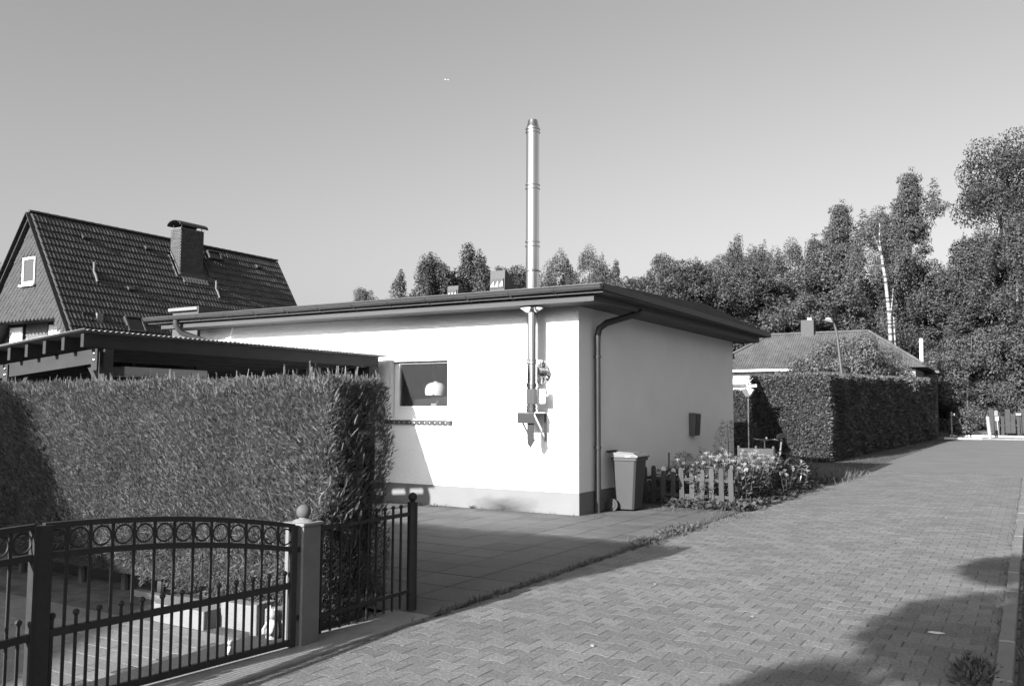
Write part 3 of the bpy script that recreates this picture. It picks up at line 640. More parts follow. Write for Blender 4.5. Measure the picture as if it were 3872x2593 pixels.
def hedge_pts():
    Ps, Ds, Ss, Ls, Ws = [], [], [], [], []
    def addset(P, D, S, L, asp=0.5):
        Ps.append(P); Ds.append(D); Ss.append(S); Ls.append(L); Ws.append(L*asp)
    bump = lambda a, b: 0.035*np.sin(a*5.1+np.cos(b*3.3)*2)*np.sin(b*4.7+1.3) + 0.02*np.sin(a*13.0+b*7)*np.sin(b*11.0)
    N = 62000; x = rng.uniform(hx0, hx1, N); z = hz0 + (hz1-hz0)*rng.uniform(0, 1, N)
    keep = z > 0.10 + 0.22*np.clip((-5.9-x)/1.2, 0, 1) + 0.07*np.abs(np.sin(x*9.0)); x, z = x[keep], z[keep]; N = len(x)
    x = np.where(x > -5.4, -5.4 + (x+5.4)*(1 + bul(z)/.96), x)
    right = np.clip((x + 5.25)/0.8, 0, 1)                      # looser, bigger sprays towards the free end
    y = hy0 - 1.4*bump(x, z) - rng.uniform(-.05, .014, N) - right*rng.uniform(-.09, .06, N)
    D = np.stack([rng.normal(0.05, .42, N), -.30 - rng.uniform(0, .6, N) - 0.2*right, rng.normal(.70, .35, N)], 1)
    low = z < .5; D[low, 2] *= rng.choice([1, -0.5], low.sum())
    S = rng.normal(0, 1, (N, 3)); S[:, 1] *= 0.5
    L = rng.uniform(.018, .042, N)*(1 + 0.55*right*rng.uniform(0, 1, N))
    kp = rng.uniform(0, 1, N) > 0.25*right; addset(np.stack([x, y, z], 1)[kp], D[kp], S[kp], L[kp])
    # free end facing the road
    N = 15000; z = rng.uniform(.06, hz1, N); y = hy0-.03 + (yfar(z)+.03-hy0+.03)*rng.uniform(0, 1, N)
    x = hx1 - .05 + bul(z) + bump(y*1.7, z) + rng.uniform(-.05, .045, N) - 0.06*np.clip(1-np.abs(y-5.05)/.3, 0, 1)*0 
    D = np.stack([.35 + rng.uniform(0, .5, N), rng.normal(-.1, .4, N), rng.normal(.7, .3, N)], 1); S = rng.normal(0, 1, (N, 3)); S[:, 0] *= .35
    addset(np.stack([x, y, z], 1), D, S, rng.uniform(.020, .046, N))
    N = 130; y = rng.uniform(hy0-.06, hy0+.35, N); z = rng.uniform(.3, hz1, N); x = hx1 + bul(z) + rng.uniform(-.05, .06, N)
    D = np.stack([.45 + rng.uniform(0, .4, N), rng.normal(-.2, .3, N), rng.normal(.9, .2, N)], 1)
    addset(np.stack([x, y, z], 1), D, rng.normal(0, 1, (N, 3)), rng.uniform(.06, .11, N), .36)
    # far face, top and upright shoots
    N = 4500; x = rng.uniform(hx0, hx1, N); z = rng.uniform(.1, hz1, N); y = yfar(z) + rng.uniform(-.06, .03, N)
    D = np.stack([rng.normal(0, .4, N), .5 + rng.uniform(0, .4, N), rng.normal(.7, .3, N)], 1); addset(np.stack([x, y, z], 1), D, rng.normal(0, 1, (N, 3)), rng.uniform(.05, .09, N))
    N = 15000; x = rng.uniform(hx0, hx1+.13, N); y = rng.uniform(hy0, hy1-.24, N); z = hz1 - .05 + .7*bump(x, y*2) + rng.uniform(-.05, .02, N)
    D = np.stack([rng.normal(0, .3, N), rng.normal(-.1, .3, N), np.full(N, 1.0)], 1); addset(np.stack([x, y, z], 1), D, rng.normal(0, 1, (N, 3)), rng.uniform(.028, .055, N))
    N = 620; x = rng.uniform(hx0, hx1+.13, N); y = rng.uniform(hy0, hy1-.24, N); z = hz1 - .03 + .7*bump(x, y*2) + rng.uniform(-.03, .01, N)
    D = np.stack([rng.normal(0, .1, N), rng.normal(0, .1, N), np.full(N, 1.0)], 1); addset(np.stack([x, y, z], 1), D, rng.normal(0, 1, (N, 3)), np.minimum(rng.exponential(.022, N), .07) + .045, .3)
    N = 16; x = rng.uniform(-4.95, -4.7, N); y = rng.uniform(hy0+.1, hy1, N); z = np.full(N, hz1-.02)
    D = np.stack([rng.normal(0, .15, N), rng.normal(0, .15, N), np.full(N, 1.0)], 1); addset(np.stack([x, y, z], 1), D, rng.normal(0, 1, (N, 3)), rng.uniform(.09, .16, N), .4)
    return map(np.concatenate, (Ps, Ds, Ss, Ls, Ws))
P, D, S, L, W = hedge_pts()
V, F = place_leaves(P - np.array([-6.8, 5.05, 0]), D, S, L, W, FR_T, FR_F)
link_mesh('foliage', mesh_np('hedge_foliage', V, F), M['thuja'], hg)

# ---------------------------------------------------------------- steep-roofed house at the left
AX, AY, AZ, LEN = -31.79, 18.5, 8.86, 12.35
th = math.radians(58.2); sl = Vector((math.cos(th), 0, -math.sin(th))); nn = Vector((math.sin(th), 0, math.cos(th)))
ah = thing('gabled_house', 'steep gabled house with tiled roof and brick chimney at the left', 'house', (AX, AY+6, 0))
SL = 7.6
rf = MB()
lft = Vector((-math.cos(math.radians(54)), 0, -math.sin(math.radians(54))))
A_ = Vector((AX, 0, AZ)); R_ = A_ + sl*SL; L_ = A_ + lft*7.7
for y0, y1 in ((AY-.14, AY+LEN),):
    rf.prism([(AX,AZ-.03),(R_.x-.03,R_.z-.03),(R_.x-.12,R_.z-.03),(AX,AZ-.22)], lambda x,z:(x,y0,z), lambda x,z:(x,y1,z))
    rf.prism([(AX,AZ-.03),(AX,AZ-.22),(L_.x+.12,L_.z-.03),(L_.x+.03,L_.z-.03)], lambda x,z:(x,y0,z), lambda x,z:(x,y1,z))
arf = rf.build('roof', mat('roof_board', 0.05, 0.8, 0.2, 2), ah)
# double-roll tiles, each overlapping the one below
def tile_tpl():
    V = []; n = 10; wd = 0.30
    for (s0, lift) in ((0.0, 0.0), (0.37, 0.035)):
        for k in range(n+1):
            u = k/n; h = 0.045*max(0, math.sin(2*math.pi*2*u - .6))**0.8 if math.sin(2*math.pi*2*u - .6) > 0 else 0
            V.append((u*wd, s0, lift + h))
    for k in range(n+1): V.append((V[n+1+k][0], V[n+1+k][1], V[n+1+k][2] - .045))
    F = [(k, k+1, n+2+k, n+1+k) for k in range(n)] + [(n+1+k, n+2+k, 2*n+3+k, 2*n+2+k) for k in range(n)]
    return V, F
ttv, ttf = tile_tpl()
def chimney_hit(y, s): return 24.3 < y < 25.8 and 0.55 < s < 2.1
rot = Matrix(((0, sl.x, nn.x), (1, 0, 0), (0, sl.z, nn.z))).to_4x4()      # local x -> world Y, local y -> down slope, z -> normal
PL = []
for j in range(22):
    for i in range(41):
        y = AY - .12 + .302*i; s = .10 + .335*j
        if 24.2 < y + .15 < 25.85 and .62 < s + .17 < 1.75: continue
        if (20.7 < y+.15 < 21.5 and 4.5 < s+.17 < 5.3) or (26.3 < y+.15 < 27.05 and .25 < s+.17 < .75): continue
        p = Vector((AX, y, AZ)) + sl*s + nn*(.0 + random.gauss(0, .003))
        PL.append(Matrix.Translation(p) @ rot @ Matrix.Rotation(random.gauss(0, .006), 4, 'Z'))
lay('roof_tile', ttv, ttf, PL, M['tile'], arf, 300, 'roof_tile_field')
PL = []
rtv, rtf = [], []
for x_ in (0, .40):
    for k in range(7):
        a = math.pi*k/6; q = .085 if x_ == 0 else .10
        rtv.append((x_, q*math.cos(a), q*math.sin(a)))
rtf = [(k, k+1, 8+k, 7+k) for k in range(6)] + [(0,1,2,3,4,5,6), (13,12,11,10,9,8,7)]
lay('ridge_tile', rtv, rtf, [Matrix.Translation((AX, AY-.15+.365*k, AZ-.01)) @ Matrix.Rotation(math.pi/2, 4, 'Z') for k in range(34)], M['tile'], arf)
vb = MB(); vb.bar((AX,AY-.16,AZ-.05),(R_.x,AY-.16,R_.z-.05),.03,.22,(0,1,0)); vb.build('verge_board', M['carport_dark'], arf)
vb = MB(); vb.bar((AX,AY-.16,AZ-.05),(L_.x,AY-.16,L_.z-.05),.03,.22,(0,1,0)); vb.build('verge_board', M['carport_dark'], arf)
# gable: shingled upper wall over a recessed brick front
zg = 4.86
xr_ = lambda z: AX + (AZ-.2-z)/math.tan(th)
xl_ = lambda z: AX - (AZ-.2-z)/math.tan(math.radians(54))
gb = MB(); gb.prism([(AX,AZ-.2),(xr_(zg),zg),(xl_(zg),zg)], lambda x,z:(x,AY+.03,z), lambda x,z:(x,AY+.55,z))
gb.prism([(xr_(2.3),2.3),(xr_(zg),zg),(xr_(zg)-.62,zg),(xr_(2.3)-.8,2.3)], lambda x,z:(x,AY+.03,z), lambda x,z:(x,AY+.55,z))
gbo = gb.build('gable', M['shingle'], ah)
stv_ = [(0,0,.012),(.15,0,.0),(0,0,-.0)]
s_ = .17
shv = [(-s_,-.004,0),(0,-.02,-s_),(s_,-.004,0),(0,.0,s_)]; shv += [(x,y+.012,z) for x,y,z in shv]
shf = [(0,1,2,3),(0,4,5,1),(1,5,6,2)]
PL = []
for j in range(40):
    for i in range(44):
        x = AX - 5.6 + .235*i + (.1175 if j % 2 else 0); z = 4.92 + .115*j
        if z > AZ-.35 or x > xr_(z)-.10 or x < xl_(z)+.1 or x < -34.5: continue
        if -32.35 < x < -31.3 and 6.1 < z < 7.3: continue
        PL.append(Matrix.Translation((x, AY+.022+random.gauss(0,.002), z)) @ Matrix.Rotation(random.gauss(0,.02), 4, 'Y') @ Matrix.Diagonal((.80,1,.80,1)))
for j in range(12):
    for i in range(3):
        z = 4.76 - .115*j; x = xr_(z) - .15 - .235*i - (.1175 if j % 2 else 0)
        if z < 3.5: continue
        PL.append(Matrix.Translation((x, AY+.022, z)) @ Matrix.Diagonal((.8,1,.8,1)))
lay('shingle', shv, shf, PL, M['shingle'], gbo, 300, 'shingle_field')
gwn = holder('window', ah, (-31.85, AY, 6.6))
b = MB(); gx0, gx1, gz0, gz1 = -32.25, -31.45, 6.17, 7.17
b.box(gx0,gx0+.09,AY-.03,AY+.03,gz0,gz1).box(gx1-.05,gx1,AY-.03,AY+.03,gz0,gz1).box(gx0+.09,gx1-.05,AY-.03,AY+.03,gz0,gz0+.09).box(gx0+.09,gx1-.05,AY-.03,AY+.03,gz1-.08,gz1)
b.build('frame', M['whitepaint'], gwn)
MB().box(gx0+.09,gx1-.05,AY-.005,AY+.005,gz0+.09,gz1-.08).build('pane', clean_mat('curtained_glass', 0.06, 0.15), gwn)
MB().box(gx0-.08,gx1+.05,AY-.10,AY-.031,gz0-.09,gz0-.02).build('sill', M['whitepaint'], gwn)
bw_ = MB().box(-36.5,-29.2,AY+1.05,AY+1.3,2.2,zg+.2); bwo = bw_.build('brick_front', M['mortar'], ah)
MB().box(-36.5,-29.3,AY+.55,AY+1.05,zg-.02,zg+.2).build('recess_ceiling', M['carport_dark'], ah)
pbv, pbf = block(.115, .02, -.028, .028, .003); PL = []
for j in range(36):
    for i in range(26):
        x = -35.2 + .24*i + (.12 if j % 2 else 0); z = 2.5 + .068*j
        if (-34.75 < x < -33.55 or -32.15 < x < -30.85) and z < 4.85: continue
        if x > -29.7 or z > zg-.05: continue
        PL.append(xf((x, AY+1.036, z)))
lay('brick', pbv, pbf, PL, M['palebrick'], bwo, 300, 'brick_field')
for a, b_ in ((-34.65,-33.65),(-32.05,-30.92)):
    wn = holder('window', ah, (a, AY+1, 3.5))
    MB().box(a, b_, AY+.93, AY+1.03, 2.3, 4.88).build('reveal', M['carport'], wn)
    shu = holder('roller_shutter', wn, (a, AY+.9, 3.5))
    for k in range(16): MB().box(a+.13, b_-.02, AY+.905, AY+.928, 3.37+.085*k, 3.37+.085*k+.078).build('shutter_slat', M['whitepaint'], shu)
    MB().box(a-.02, b_+.02, AY+.86, AY+.929, 4.84, 4.89).build('lintel_trim', M['concrete'], wn)
# chimney
cx0, cx1, cy0, cy1, cz1 = -31.44, -30.81, 24.33, 25.52, 9.24
ch = MB().box(cx0+.012,cx1-.012,cy0+.012,cy1-.012,6.9,cz1-.004); cho = ch.build('chimney', M['mortar'], ah)
kv_, kf_ = block(.117, .012, -.031, .031, .003); PL = []
def course(a, b, odd):
    q = a - (.12 if odd else 0)
    while q < b - .01:
        p0, p1 = max(a, q), min(b, q + .24)
        if p1 - p0 > .03: yield (p0+p1)/2, (p1-p0-.006)/.234
        q += .24
for j in range(35):
    z = 7.02 + .0675*j
    if z > cz1-.03: break
    for x, s in course(cx0, cx1-.003, j % 2): PL.append(xf((x, cy0+.003, z), 0, (0,0), (s,1,1)))
    for y, s in course(cy0+.012, cy1, (j+1) % 2): PL.append(xf((cx1-.003, y, z), math.pi/2, (0,0), (s,1,1)))
lay('brick', kv_, kf_, PL, M['brick'], cho, 300, 'brick_field')
MB().box(cx0-.02,cx1+.02,cy0-.02,cy1+.02,cz1,cz1+.03).build('crown_slab', M['concrete'], cho)
cc = MB(); nseg = 10; pr = [( -.43*math.cos(math.pi*k/nseg), .24*math.sin(math.pi*k/nseg)) for k in range(nseg+1)]
pr += [(x*.96, z*.93-.012) for x, z in reversed(pr)]
cc.prism(pr, lambda x,z:((cx0+cx1)/2+x, cy0-.14, cz1+.12+z), lambda x,z:((cx0+cx1)/2+x, cy1+.14, cz1+.12+z)); cc.build('cowl', M['darkmetal'], cho)
for x in (cx0+.05, cx1-.05):
    for y in (cy0+.08, cy1-.08): MB().box(x-.012,x+.012,y-.012,y+.012,cz1+.02,cz1+.28).build('cowl_leg', M['darkmetal'], cho)
fl_ = MB(); P0 = Vector((AX, 0, AZ))
def onsl(y, s, h=0.0): return Vector((AX, y, AZ)) + sl*s + nn*h
fl_.bar(onsl(cy0-.05,.75,.07), onsl(cy0-.05,1.95,.07), .10, .03, nn); fl_.bar(onsl(cy0-.24,.95,.06), onsl(cy0-.24,2.1,.06), .05, .03, nn); fl_.build('flashing', mat('lead_flashing', .2, .5, .1, 5), cho)
ap = MB(); ap.bar(onsl(cy0,1.95,.05), onsl(cy1+.1,1.95,.05), .5, .02, nn); ap.build('apron_flashing', M['zinc'], cho)
for k in range(9): MB().bar(onsl(cy0+.05+.15*k,2.08,.07), onsl(cy0+.05+.15*k,2.34,.07), .09, .03, nn).build('lead_tab', mat('lead_tab', .16, .5, .15, 5) if k == 0 else bpy.data.materials['lead_tab'], cho)
for y, s in ((20.15, 2.55), (25.95, 2.50)):
    q = onsl(y, s); MB().tube([onsl(y,s+.45,.06), onsl(y,s+.15,.10), q+Vector((.05,0,.05)), q+Vector((.05,0,.42))], .05, 12).build('vent_pipe', mat('pale_pipe', .10, .6, .1, 4) if y < 21 else bpy.data.materials['pale_pipe'], arf, smooth=True)
for y, s in ((20.3,.72),(23.1,.68),(29.2,.56),(21.5,3.0)):
    MB().prism([(s-.02,.05),(s+.22,.05),(s+.20,.15),(s+.12,.15)], lambda a,h:onsl(y-.13,a,h), lambda a,h:onsl(y+.13,a,h)).build('vent_tile', M['tile'], arf)
def skylight(y0, y1, s0, s1):
    o = holder('roof_window', arf, onsl(y0, s0))
    b = MB(); w = .07
    b.bar(onsl(y0,s0,.10),onsl(y0,s1,.10),w,.10,nn).bar(onsl(y1,s0,.10),onsl(y1,s1,.10),w,.10,nn).bar(onsl(y0+.036,s0,.10),onsl(y1-.036,s0,.10),w,.10,nn).bar(onsl(y0+.036,s1,.10),onsl(y1-.036,s1,.10),w,.10,nn)
    b.build('frame', M['zinc'], o)
    MB().prism([(s0,.06),(s1,.06),(s1,.085),(s0,.085)], lambda a,h:onsl(y0+.04,a,h), lambda a,h:onsl(y1-.04,a,h)).build('pane', M['paneglass'], o)
skylight(20.75, 21.45, 4.55, 5.2); skylight(26.35, 27.0, .3, .7)
wb = MB(); wb.prism([(xl_(2.3)+.8,0),(xl_(2.3)+.8,2.4),(AX,AZ-.5),(xr_(2.3)-.8,2.4),(xr_(2.3)-.8,0)], lambda x,z:(x,AY+1.3,z), lambda x,z:(x,AY+LEN-.3,z)); wb.build('wall', M['palebrick'], ah)
# flat-roofed annex between the two houses
ax = thing('annex', 'small flat-roofed annex with white capped front below the tiled roof', 'annex', (-18.7, 15, 0))
MB().box(-19.2,-18.25,15.0,20.2,0,4.10).build('wall', mat('annex_render', .07, .85, .15, 3), ax)
MB().box(-19.28,-18.17,14.9,20.3,4.103,4.19).build('parapet_cap', M['concrete'], ax, bevel=.01)
MB().box(-18.165,-18.12,14.92,20.3,3.98,4.2).build('gutter', M['zinc'], ax)
MB().box(-18.249,-18.235,15.0,20.2,0,4.05).build('side_cladding', M['carport_dark'], ax)
# ---------------------------------------------------------------- wheelie bin
wbn = thing('wheelie_bin', 'grey two-wheeled rubbish bin beside the bungalow downpipe', 'bin', (-5.65, 13.25, 0))
def frustum(b0, b1, t0, t1, z0, z1, ch=.03):
    """rounded box that widens upwards: (x0,x1),(y0,y1) at the bottom and the top"""
    m = MB(); rings = []
    for (xa, xb), (ya, yb), z in ((b0, b1, z0), (t0, t1, z1)):
        m.v += [(xa+ch,ya,z),(xb-ch,ya,z),(xb,ya+ch,z),(xb,yb-ch,z),(xb-ch,yb,z),(xa+ch,yb,z),(xa,yb-ch,z),(xa,ya+ch,z)]
    m.f += [tuple(range(7,-1,-1)), tuple(range(8,16))] + [(i,(i+1)%8,8+(i+1)%8,8+i) for i in range(8)]
    return m
frustum((-5.80,-5.50),(13.06,13.44),(-5.855,-5.435),(13.01,13.48),.03,.83).build('body', M['bin'], wbn, bevel=.006)
frustum((-5.87,-5.415),(12.995,13.495),(-5.87,-5.415),(12.995,13.495),.80,.845,.02).build('rim', M['bin'], wbn, bevel=.006)
ld = MB(); ld.prism([(-5.88,.848),(-5.40,.848),(-5.385,.875),(-5.44,.905),(-5.70,.925),(-5.86,.93),(-5.90,.91)], lambda x,z:(x,12.985,z), lambda x,z:(x,13.505,z))
lid = ld.build('lid', mat('bin_lid', .13, .4, .08, 4, spec=.5), wbn, bevel=.012)
MB().prism([(-5.80,.926),(-5.48,.905),(-5.50,.925),(-5.78,.945)], lambda x,z:(x,13.06,z), lambda x,z:(x,13.43,z)).build('lid_panel', bpy.data.materials['bin_lid'], lid, bevel=.006)
MB().tube([(-5.86,13.07,.90),(-5.95,13.07,.935),(-5.965,13.09,.94),(-5.965,13.41,.94),(-5.95,13.43,.935),(-5.86,13.43,.90)], .014, 10).build('handle', M['black'], wbn, smooth=True)
MB().box(-5.60,-5.52,12.975,12.99,.862,.882).build('lid_label', M['white'], lid)
for y in (12.985, 13.475):
    wh = MB().lathe((-5.83,y,.10), [(.098,-.02),(.10,-.012),(.10,.012),(.098,.02)], 24, 'y').build('wheel', M['rubber'], wbn, smooth=True)
    MB().lathe((-5.83,y,.10), [(.06,-.026),(.055,-.03),(.02,-.028),(.02,.028),(.055,.03),(.06,.026)], 20, 'y').build('hub', M['bin'], wh, smooth=True)
MB().tube([(-5.83,12.99,.10),(-5.83,13.47,.10)], .012, 8).build('axle', M['black'], wbn)

# ---------------------------------------------------------------- low picket fence round the flower bed
pf = thing('picket_fence', 'low weathered picket fence round the white flower bed', 'fence', (-4.9, 14.6, 0))
pp = [(-.042,0),(.042,0),(.042,.55),(.034,.585),(.018,.605),(-.018,.605),(-.034,.585),(-.042,.55)]
pv = [(x,-.009,z) for x,z in pp] + [(x,.009,z) for x,z in pp]; n = len(pp)
pfc = [tuple(range(n)), tuple(range(2*n-1,n-1,-1))] + [(i,n+i,n+(i+1)%n,(i+1)%n) for i in range(n)]
PL = [xf((-5.86+.1715*k+random.gauss(0,.006), 14.40, .03), 0, (random.gauss(0,.02), random.gauss(0,.02)), (1,1,1+random.gauss(0,.02))) for k in range(10)]
PL += [xf((-4.265, 14.62+.2*k, .03), math.pi/2, (random.gauss(0,.03), random.gauss(0,.03)), (1,1,1+random.gauss(0,.03))) for k in range(14)]
lay('picket', pv, pfc, PL, M['picket'], pf)
for z in (.17, .44):
    MB().box(-5.95,-4.27,14.412,14.437,z-.025,z+.025).build('rail', M['picket'], pf)
    MB().box(-4.302,-4.277,14.44,17.4,z-.025,z+.025).build('rail', M['picket'], pf)
for x, y in ((-5.93,14.47),(-4.33,14.47),(-4.33,17.3)): MB().box(x-.03,x+.03,y-.03,y+.03,0,.70).build('post', M['picket'], pf)
for k, (x, y, h) in enumerate(((-5.60,14.9,.86),(-4.95,15.2,.9))):
    MB().tube([(x,y,0),(x+.01,y,h)], .016, 8).build('plant_stake', M['picket'], label=('short wooden stake behind the pickets next to the bin', 'wooden stake between the white flowers inside the fence')[k], cat='stake', base=(x,y,0), group='plant stakes in the flower bed')

# ---------------------------------------------------------------- flowers: flat white umbels on leafy stems
umb_v, umb_f = [], []
for k in range(26):
    a = k*2.399; q = .052*math.sqrt((k+.5)/26); c = Vector((q*math.cos(a), q*math.sin(a), .018*(1-(q/.052)**2)+random.uniform(-.003,.003)))
    t1 = Vector((random.uniform(-.4,.4), random.uniform(-.4,.4), 1)).normalized(); u = t1.cross(Vector((1,.3,0))).normalized(); v_ = t1.cross(u)
    b = len(umb_v); umb_v += [tuple(c+u*.011), tuple(c+v_*.011), tuple(c-u*.011), tuple(c-v_*.011)]; umb_f.append((b,b+1,b+2,b+3))
for k in range(7):
    a = k*.9; b = len(umb_v); e = Vector((.03*math.cos(a), .03*math.sin(a), .004)); s_ = Vector((-math.sin(a),math.cos(a),0))*.0025
    umb_v += [tuple(Vector((0,0,-.05))-s_), tuple(Vector((0,0,-.05))+s_), tuple(e+s_), tuple(e-s_)]; umb_f.append((b,b+1,b+2,b+3))
um = bpy.data.meshes.new('flower_head'); um.from_pydata(umb_v, [], umb_f); um.materials.append(M['petal'])
def yarrow(x, y, h, n, label, spread=.22):
    t = thing('flower_plant', label, 'flowering plant', (x, y, 0), group='white flowering plants in the fenced bed')
    st = MB(); P_, D_ = [], []
    for k in range(n):
        a = random.uniform(0, 6.28); q = spread*math.sqrt(random.random()); tx, ty = x+q*math.cos(a)*1.25, y+q*math.sin(a); hz = h*random.uniform(.8, 1.06)
        bx, by = x+q*.35*math.cos(a), y+q*.35*math.sin(a)
        pts = [(bx,by,0),((bx+tx)/2,(by+ty)/2,hz*.55),(tx,ty,hz-.02)]
        st.tube(pts, [.006,.005,.003], 5, False)
        o = link_mesh('flower_head', um, None, t, Vector((tx,ty,hz)) - Vector((x,y,0))); o.rotation_euler = (random.gauss(0,.22), random.gauss(0,.22), random.uniform(0,6)); sc = random.uniform(.55,1.05); o.scale = (sc,sc,sc)
        for j in range(16):
            u = random.uniform(.08,.92); p = Vector(pts[0]).lerp(Vector(pts[2]), u); P_.append(p); aa = random.uniform(0,6.28); D_.append((math.cos(aa),math.sin(aa),random.uniform(-.3,.7)))
    st.build('stem', M['leafweed'], t)
    P_ = np.array([list(p) for p in P_]); D_ = np.array(D_); N = len(P_)
    V, F = place_leaves(P_ - np.array([x,y,0]), D_, rng.normal(0,1,(N,3)), rng.uniform(.06,.15,N), rng.uniform(.02,.045,N), LEAF_T, LEAF_F)
    link_mesh('leaves', mesh_np('flower_leaves', V, F), M['leafweed'], t)
fl_spots = [(-4.7,15.05,.78,9,'white flower plant just behind the corner picket'),(-5.15,16.3,.86,9,'white flower plant between the meter box and the fence'),(-4.6,17.5,.84,11,'tall white flower plant in front of the planter boards'),(-4.35,15.5,.78,9,'white flower plant brushing the first side pickets'),(-4.2,14.9,.66,4,'sparse white flower plant outside the fence corner'),(-4.05,17.0,.5,6,'low white flower plant on the road side of the pickets'),(-4.5,18.3,.78,8,'white flower plant beside the rear bicycle wheel'),(-5.42,14.72,.60,3,'lone white flower plant behind the pickets nearest the bin'),
 (-5.02,14.62,.78,9,'white flower clump rising above the sunlit pickets beside the gap'),
 (-4.78,14.22,.62,3,'straggly flower plant drooping in front of the pickets'),
 (-4.55,15.2,.80,11,'white flower plant above the fence corner'),
 (-4.95,15.7,.84,10,'white flower plant in the middle of the bed below the house wall'),
 (-4.55,16.0,.82,12,'thick white flower plant behind the side pickets'),
 (-4.95,16.6,.88,10,'white flower plant under the meter box'),
 (-4.45,16.8,.80,12,'white flower plant at the far end of the pickets'),
 (-4.22,17.6,.62,7,'low white flower plant beside the bicycle wheel'),
 (-4.3,16.2,.60,5,'white flower plant leaning through the side pickets'),
 (-4.05,18.4,.42,5,'small white flower plant at the road edge beyond the bicycle')]
for a in fl_spots: yarrow(*a, spread=.20 if a[3] < 6 else .36)
def plume(x, y, h, label):
    t = thing('feathery_plant', label, 'garden plant', (x, y, 0), group='feathery plants at the bungalow wall')
    MB().tube([(x,y,0),(x+.02,y,h*.6),(x,y+.02,h*.97)], [.012,.009,.004], 6).build('stem', M['grassleaf'], t)
    N = 900; u = rng.uniform(.3,1.0,N); a = rng.uniform(0,6.28,N); q = .26*np.sin(np.pi*np.clip((u-.22)/.85,0,1))*np.sqrt(rng.uniform(0,1,N))
    P_ = np.stack([q*np.cos(a), q*np.sin(a), h*u], 1); D_ = np.stack([np.cos(a), np.sin(a), rng.uniform(-.4,1.2,N)], 1)
    V, F = place_leaves(P_, D_, rng.normal(0,1,(N,3)), rng.uniform(.04,.11,N), rng.uniform(.004,.010,N), LEAF_T, LEAF_F)
    link_mesh('fronds', mesh_np('fronds', V, F), M['grassleaf'], t)
plume(-5.35, 17.6, 1.38, 'tallest feathery plant against the shaded side wall of the bungalow'); plume(-5.30, 19.2, 1.34, 'second feathery plant near the rear corner of the bungalow'); plume(-5.55, 15.6, .82, 'small feathery plant behind the fence next to the bin')

# weeds and ground cover: nobody could count them
def weeds(name, pts, L, W, m, T=LEAF_T, F=LEAF_F, up=.6):
    P_ = np.asarray(pts, float); N = len(P_); a = rng.uniform(0,6.28,N)
    D_ = np.stack([np.cos(a), np.sin(a), rng.uniform(up*.3, up*1.7, N)], 1)
    V, F_ = place_leaves(P_, D_, rng.normal(0,1,(N,3)), rng.uniform(L*.5,L*1.4,N), rng.uniform(W*.6,W*1.3,N), T, F)
    return link_mesh(name, mesh_np(name, V, F_), m, kind='stuff')
N = 3400; q = rng.uniform(0,1,N); y = 14.1 + 7.5*q; x = -4.20 + np.abs(rng.normal(0,.16,N))*(1-.4*q) - rng.uniform(0,.12,N)
sel = x < -3.72; weeds('ground_cover', np.stack([x, y, .01+.12*rng.uniform(0,1,N)**2*np.clip((-3.8-x)/.3,0,1)], 1)[sel], .085, .06, M['leafweed'], up=.5)
N = 900; y = rng.normal(14.15,.12,N); x = rng.uniform(-5.4,-4.0,N); weeds('leafy_weeds', np.stack([x,y,.01+.10*rng.uniform(0,1,N)**2],1), .08, .06, M['leafweed'], up=.6)
N = 5200; x = rng.uniform(-5.9,-4.2,N); y = rng.uniform(14.5,21,N); weeds('bed_leaves', np.stack([x,y,.02+.5*rng.uniform(0,1,N)],1), .10, .035, M['leafweed'], up=.8)
pts = []
for (cx, cy, sx, sy, n) in ((-4.08,11.2,.06,.55,700),(-4.06,10.2,.05,.4,240),(-4.06,8.4,.025,1.3,240),(-4.05,6.4,.02,.5,80),(-4.0,13.3,.15,.5,260),(-4.9,13.55,.35,.15,150),(-4.6,13.9,.3,.12,130),(-6.02,12.6,.03,.3,60),(-6.9,12.03,.9,.012,50),(-7.9,12.03,.02,.01,40),(-8.7,11.95,.35,.06,160),(-4.0,21.4,.14,.5,500),(-3.95,23.0,.10,.6,200),(-4.0,19.6,.1,.6,200),(-4.6,26,.3,3.5,1500),(-4.7,40,.3,9,1200),(-4.8,23,.4,1.5,900)):
    pts.append(np.stack([rng.normal(cx,sx,n), rng.normal(cy,sy,n), np.zeros(n)],1))
for (x0, y0, x1, y1, n) in ((-4.06,5.7,-4.06,14,420),(-4.1,20,-4.0,58,500),(-.26,3,-.26,25,500)):
    u = rng.uniform(0,1,n); pts.append(np.stack([x0+(x1-x0)*u+rng.normal(0,.02,n), y0+(y1-y0)*u, np.zeros(n)],1))
weeds('edge_grass', np.concatenate(pts), .055, .008, M['grassleaf'], BLADE_T, BLADE_F, up=1.6)
n = 700; weeds('moss_tufts', np.stack([rng.normal(-4.1,.09,n), rng.choice([11.0,11.35,11.7,10.1],n)+rng.normal(0,.1,n), rng.uniform(0,.04,n)],1), .04, .025, M['leafweed'], up=.8)
n = 4200; weeds('dry_grass', np.stack([rng.normal(-4.25,.2,n), rng.normal(22.3,.8,n), np.zeros(n)],1), .20, .010, leaf_mat('dry_blade', .15, .4, .3), BLADE_T, BLADE_F, up=2.2)
n = 5200; xx = rng.uniform(-.12,.9,n); weeds('verge_grass', np.stack([xx, rng.uniform(3.5,22,n), np.full(n,-.02)],1), .11, .010, M['grassleaf'], BLADE_T, BLADE_F, up=2.0)
n = 420; weeds('kerb_weeds', np.stack([rng.normal(-.36,.05,n), rng.normal(6.15,.16,n), np.zeros(n)],1), .07, .02, M['leafweed'], up=1.0)
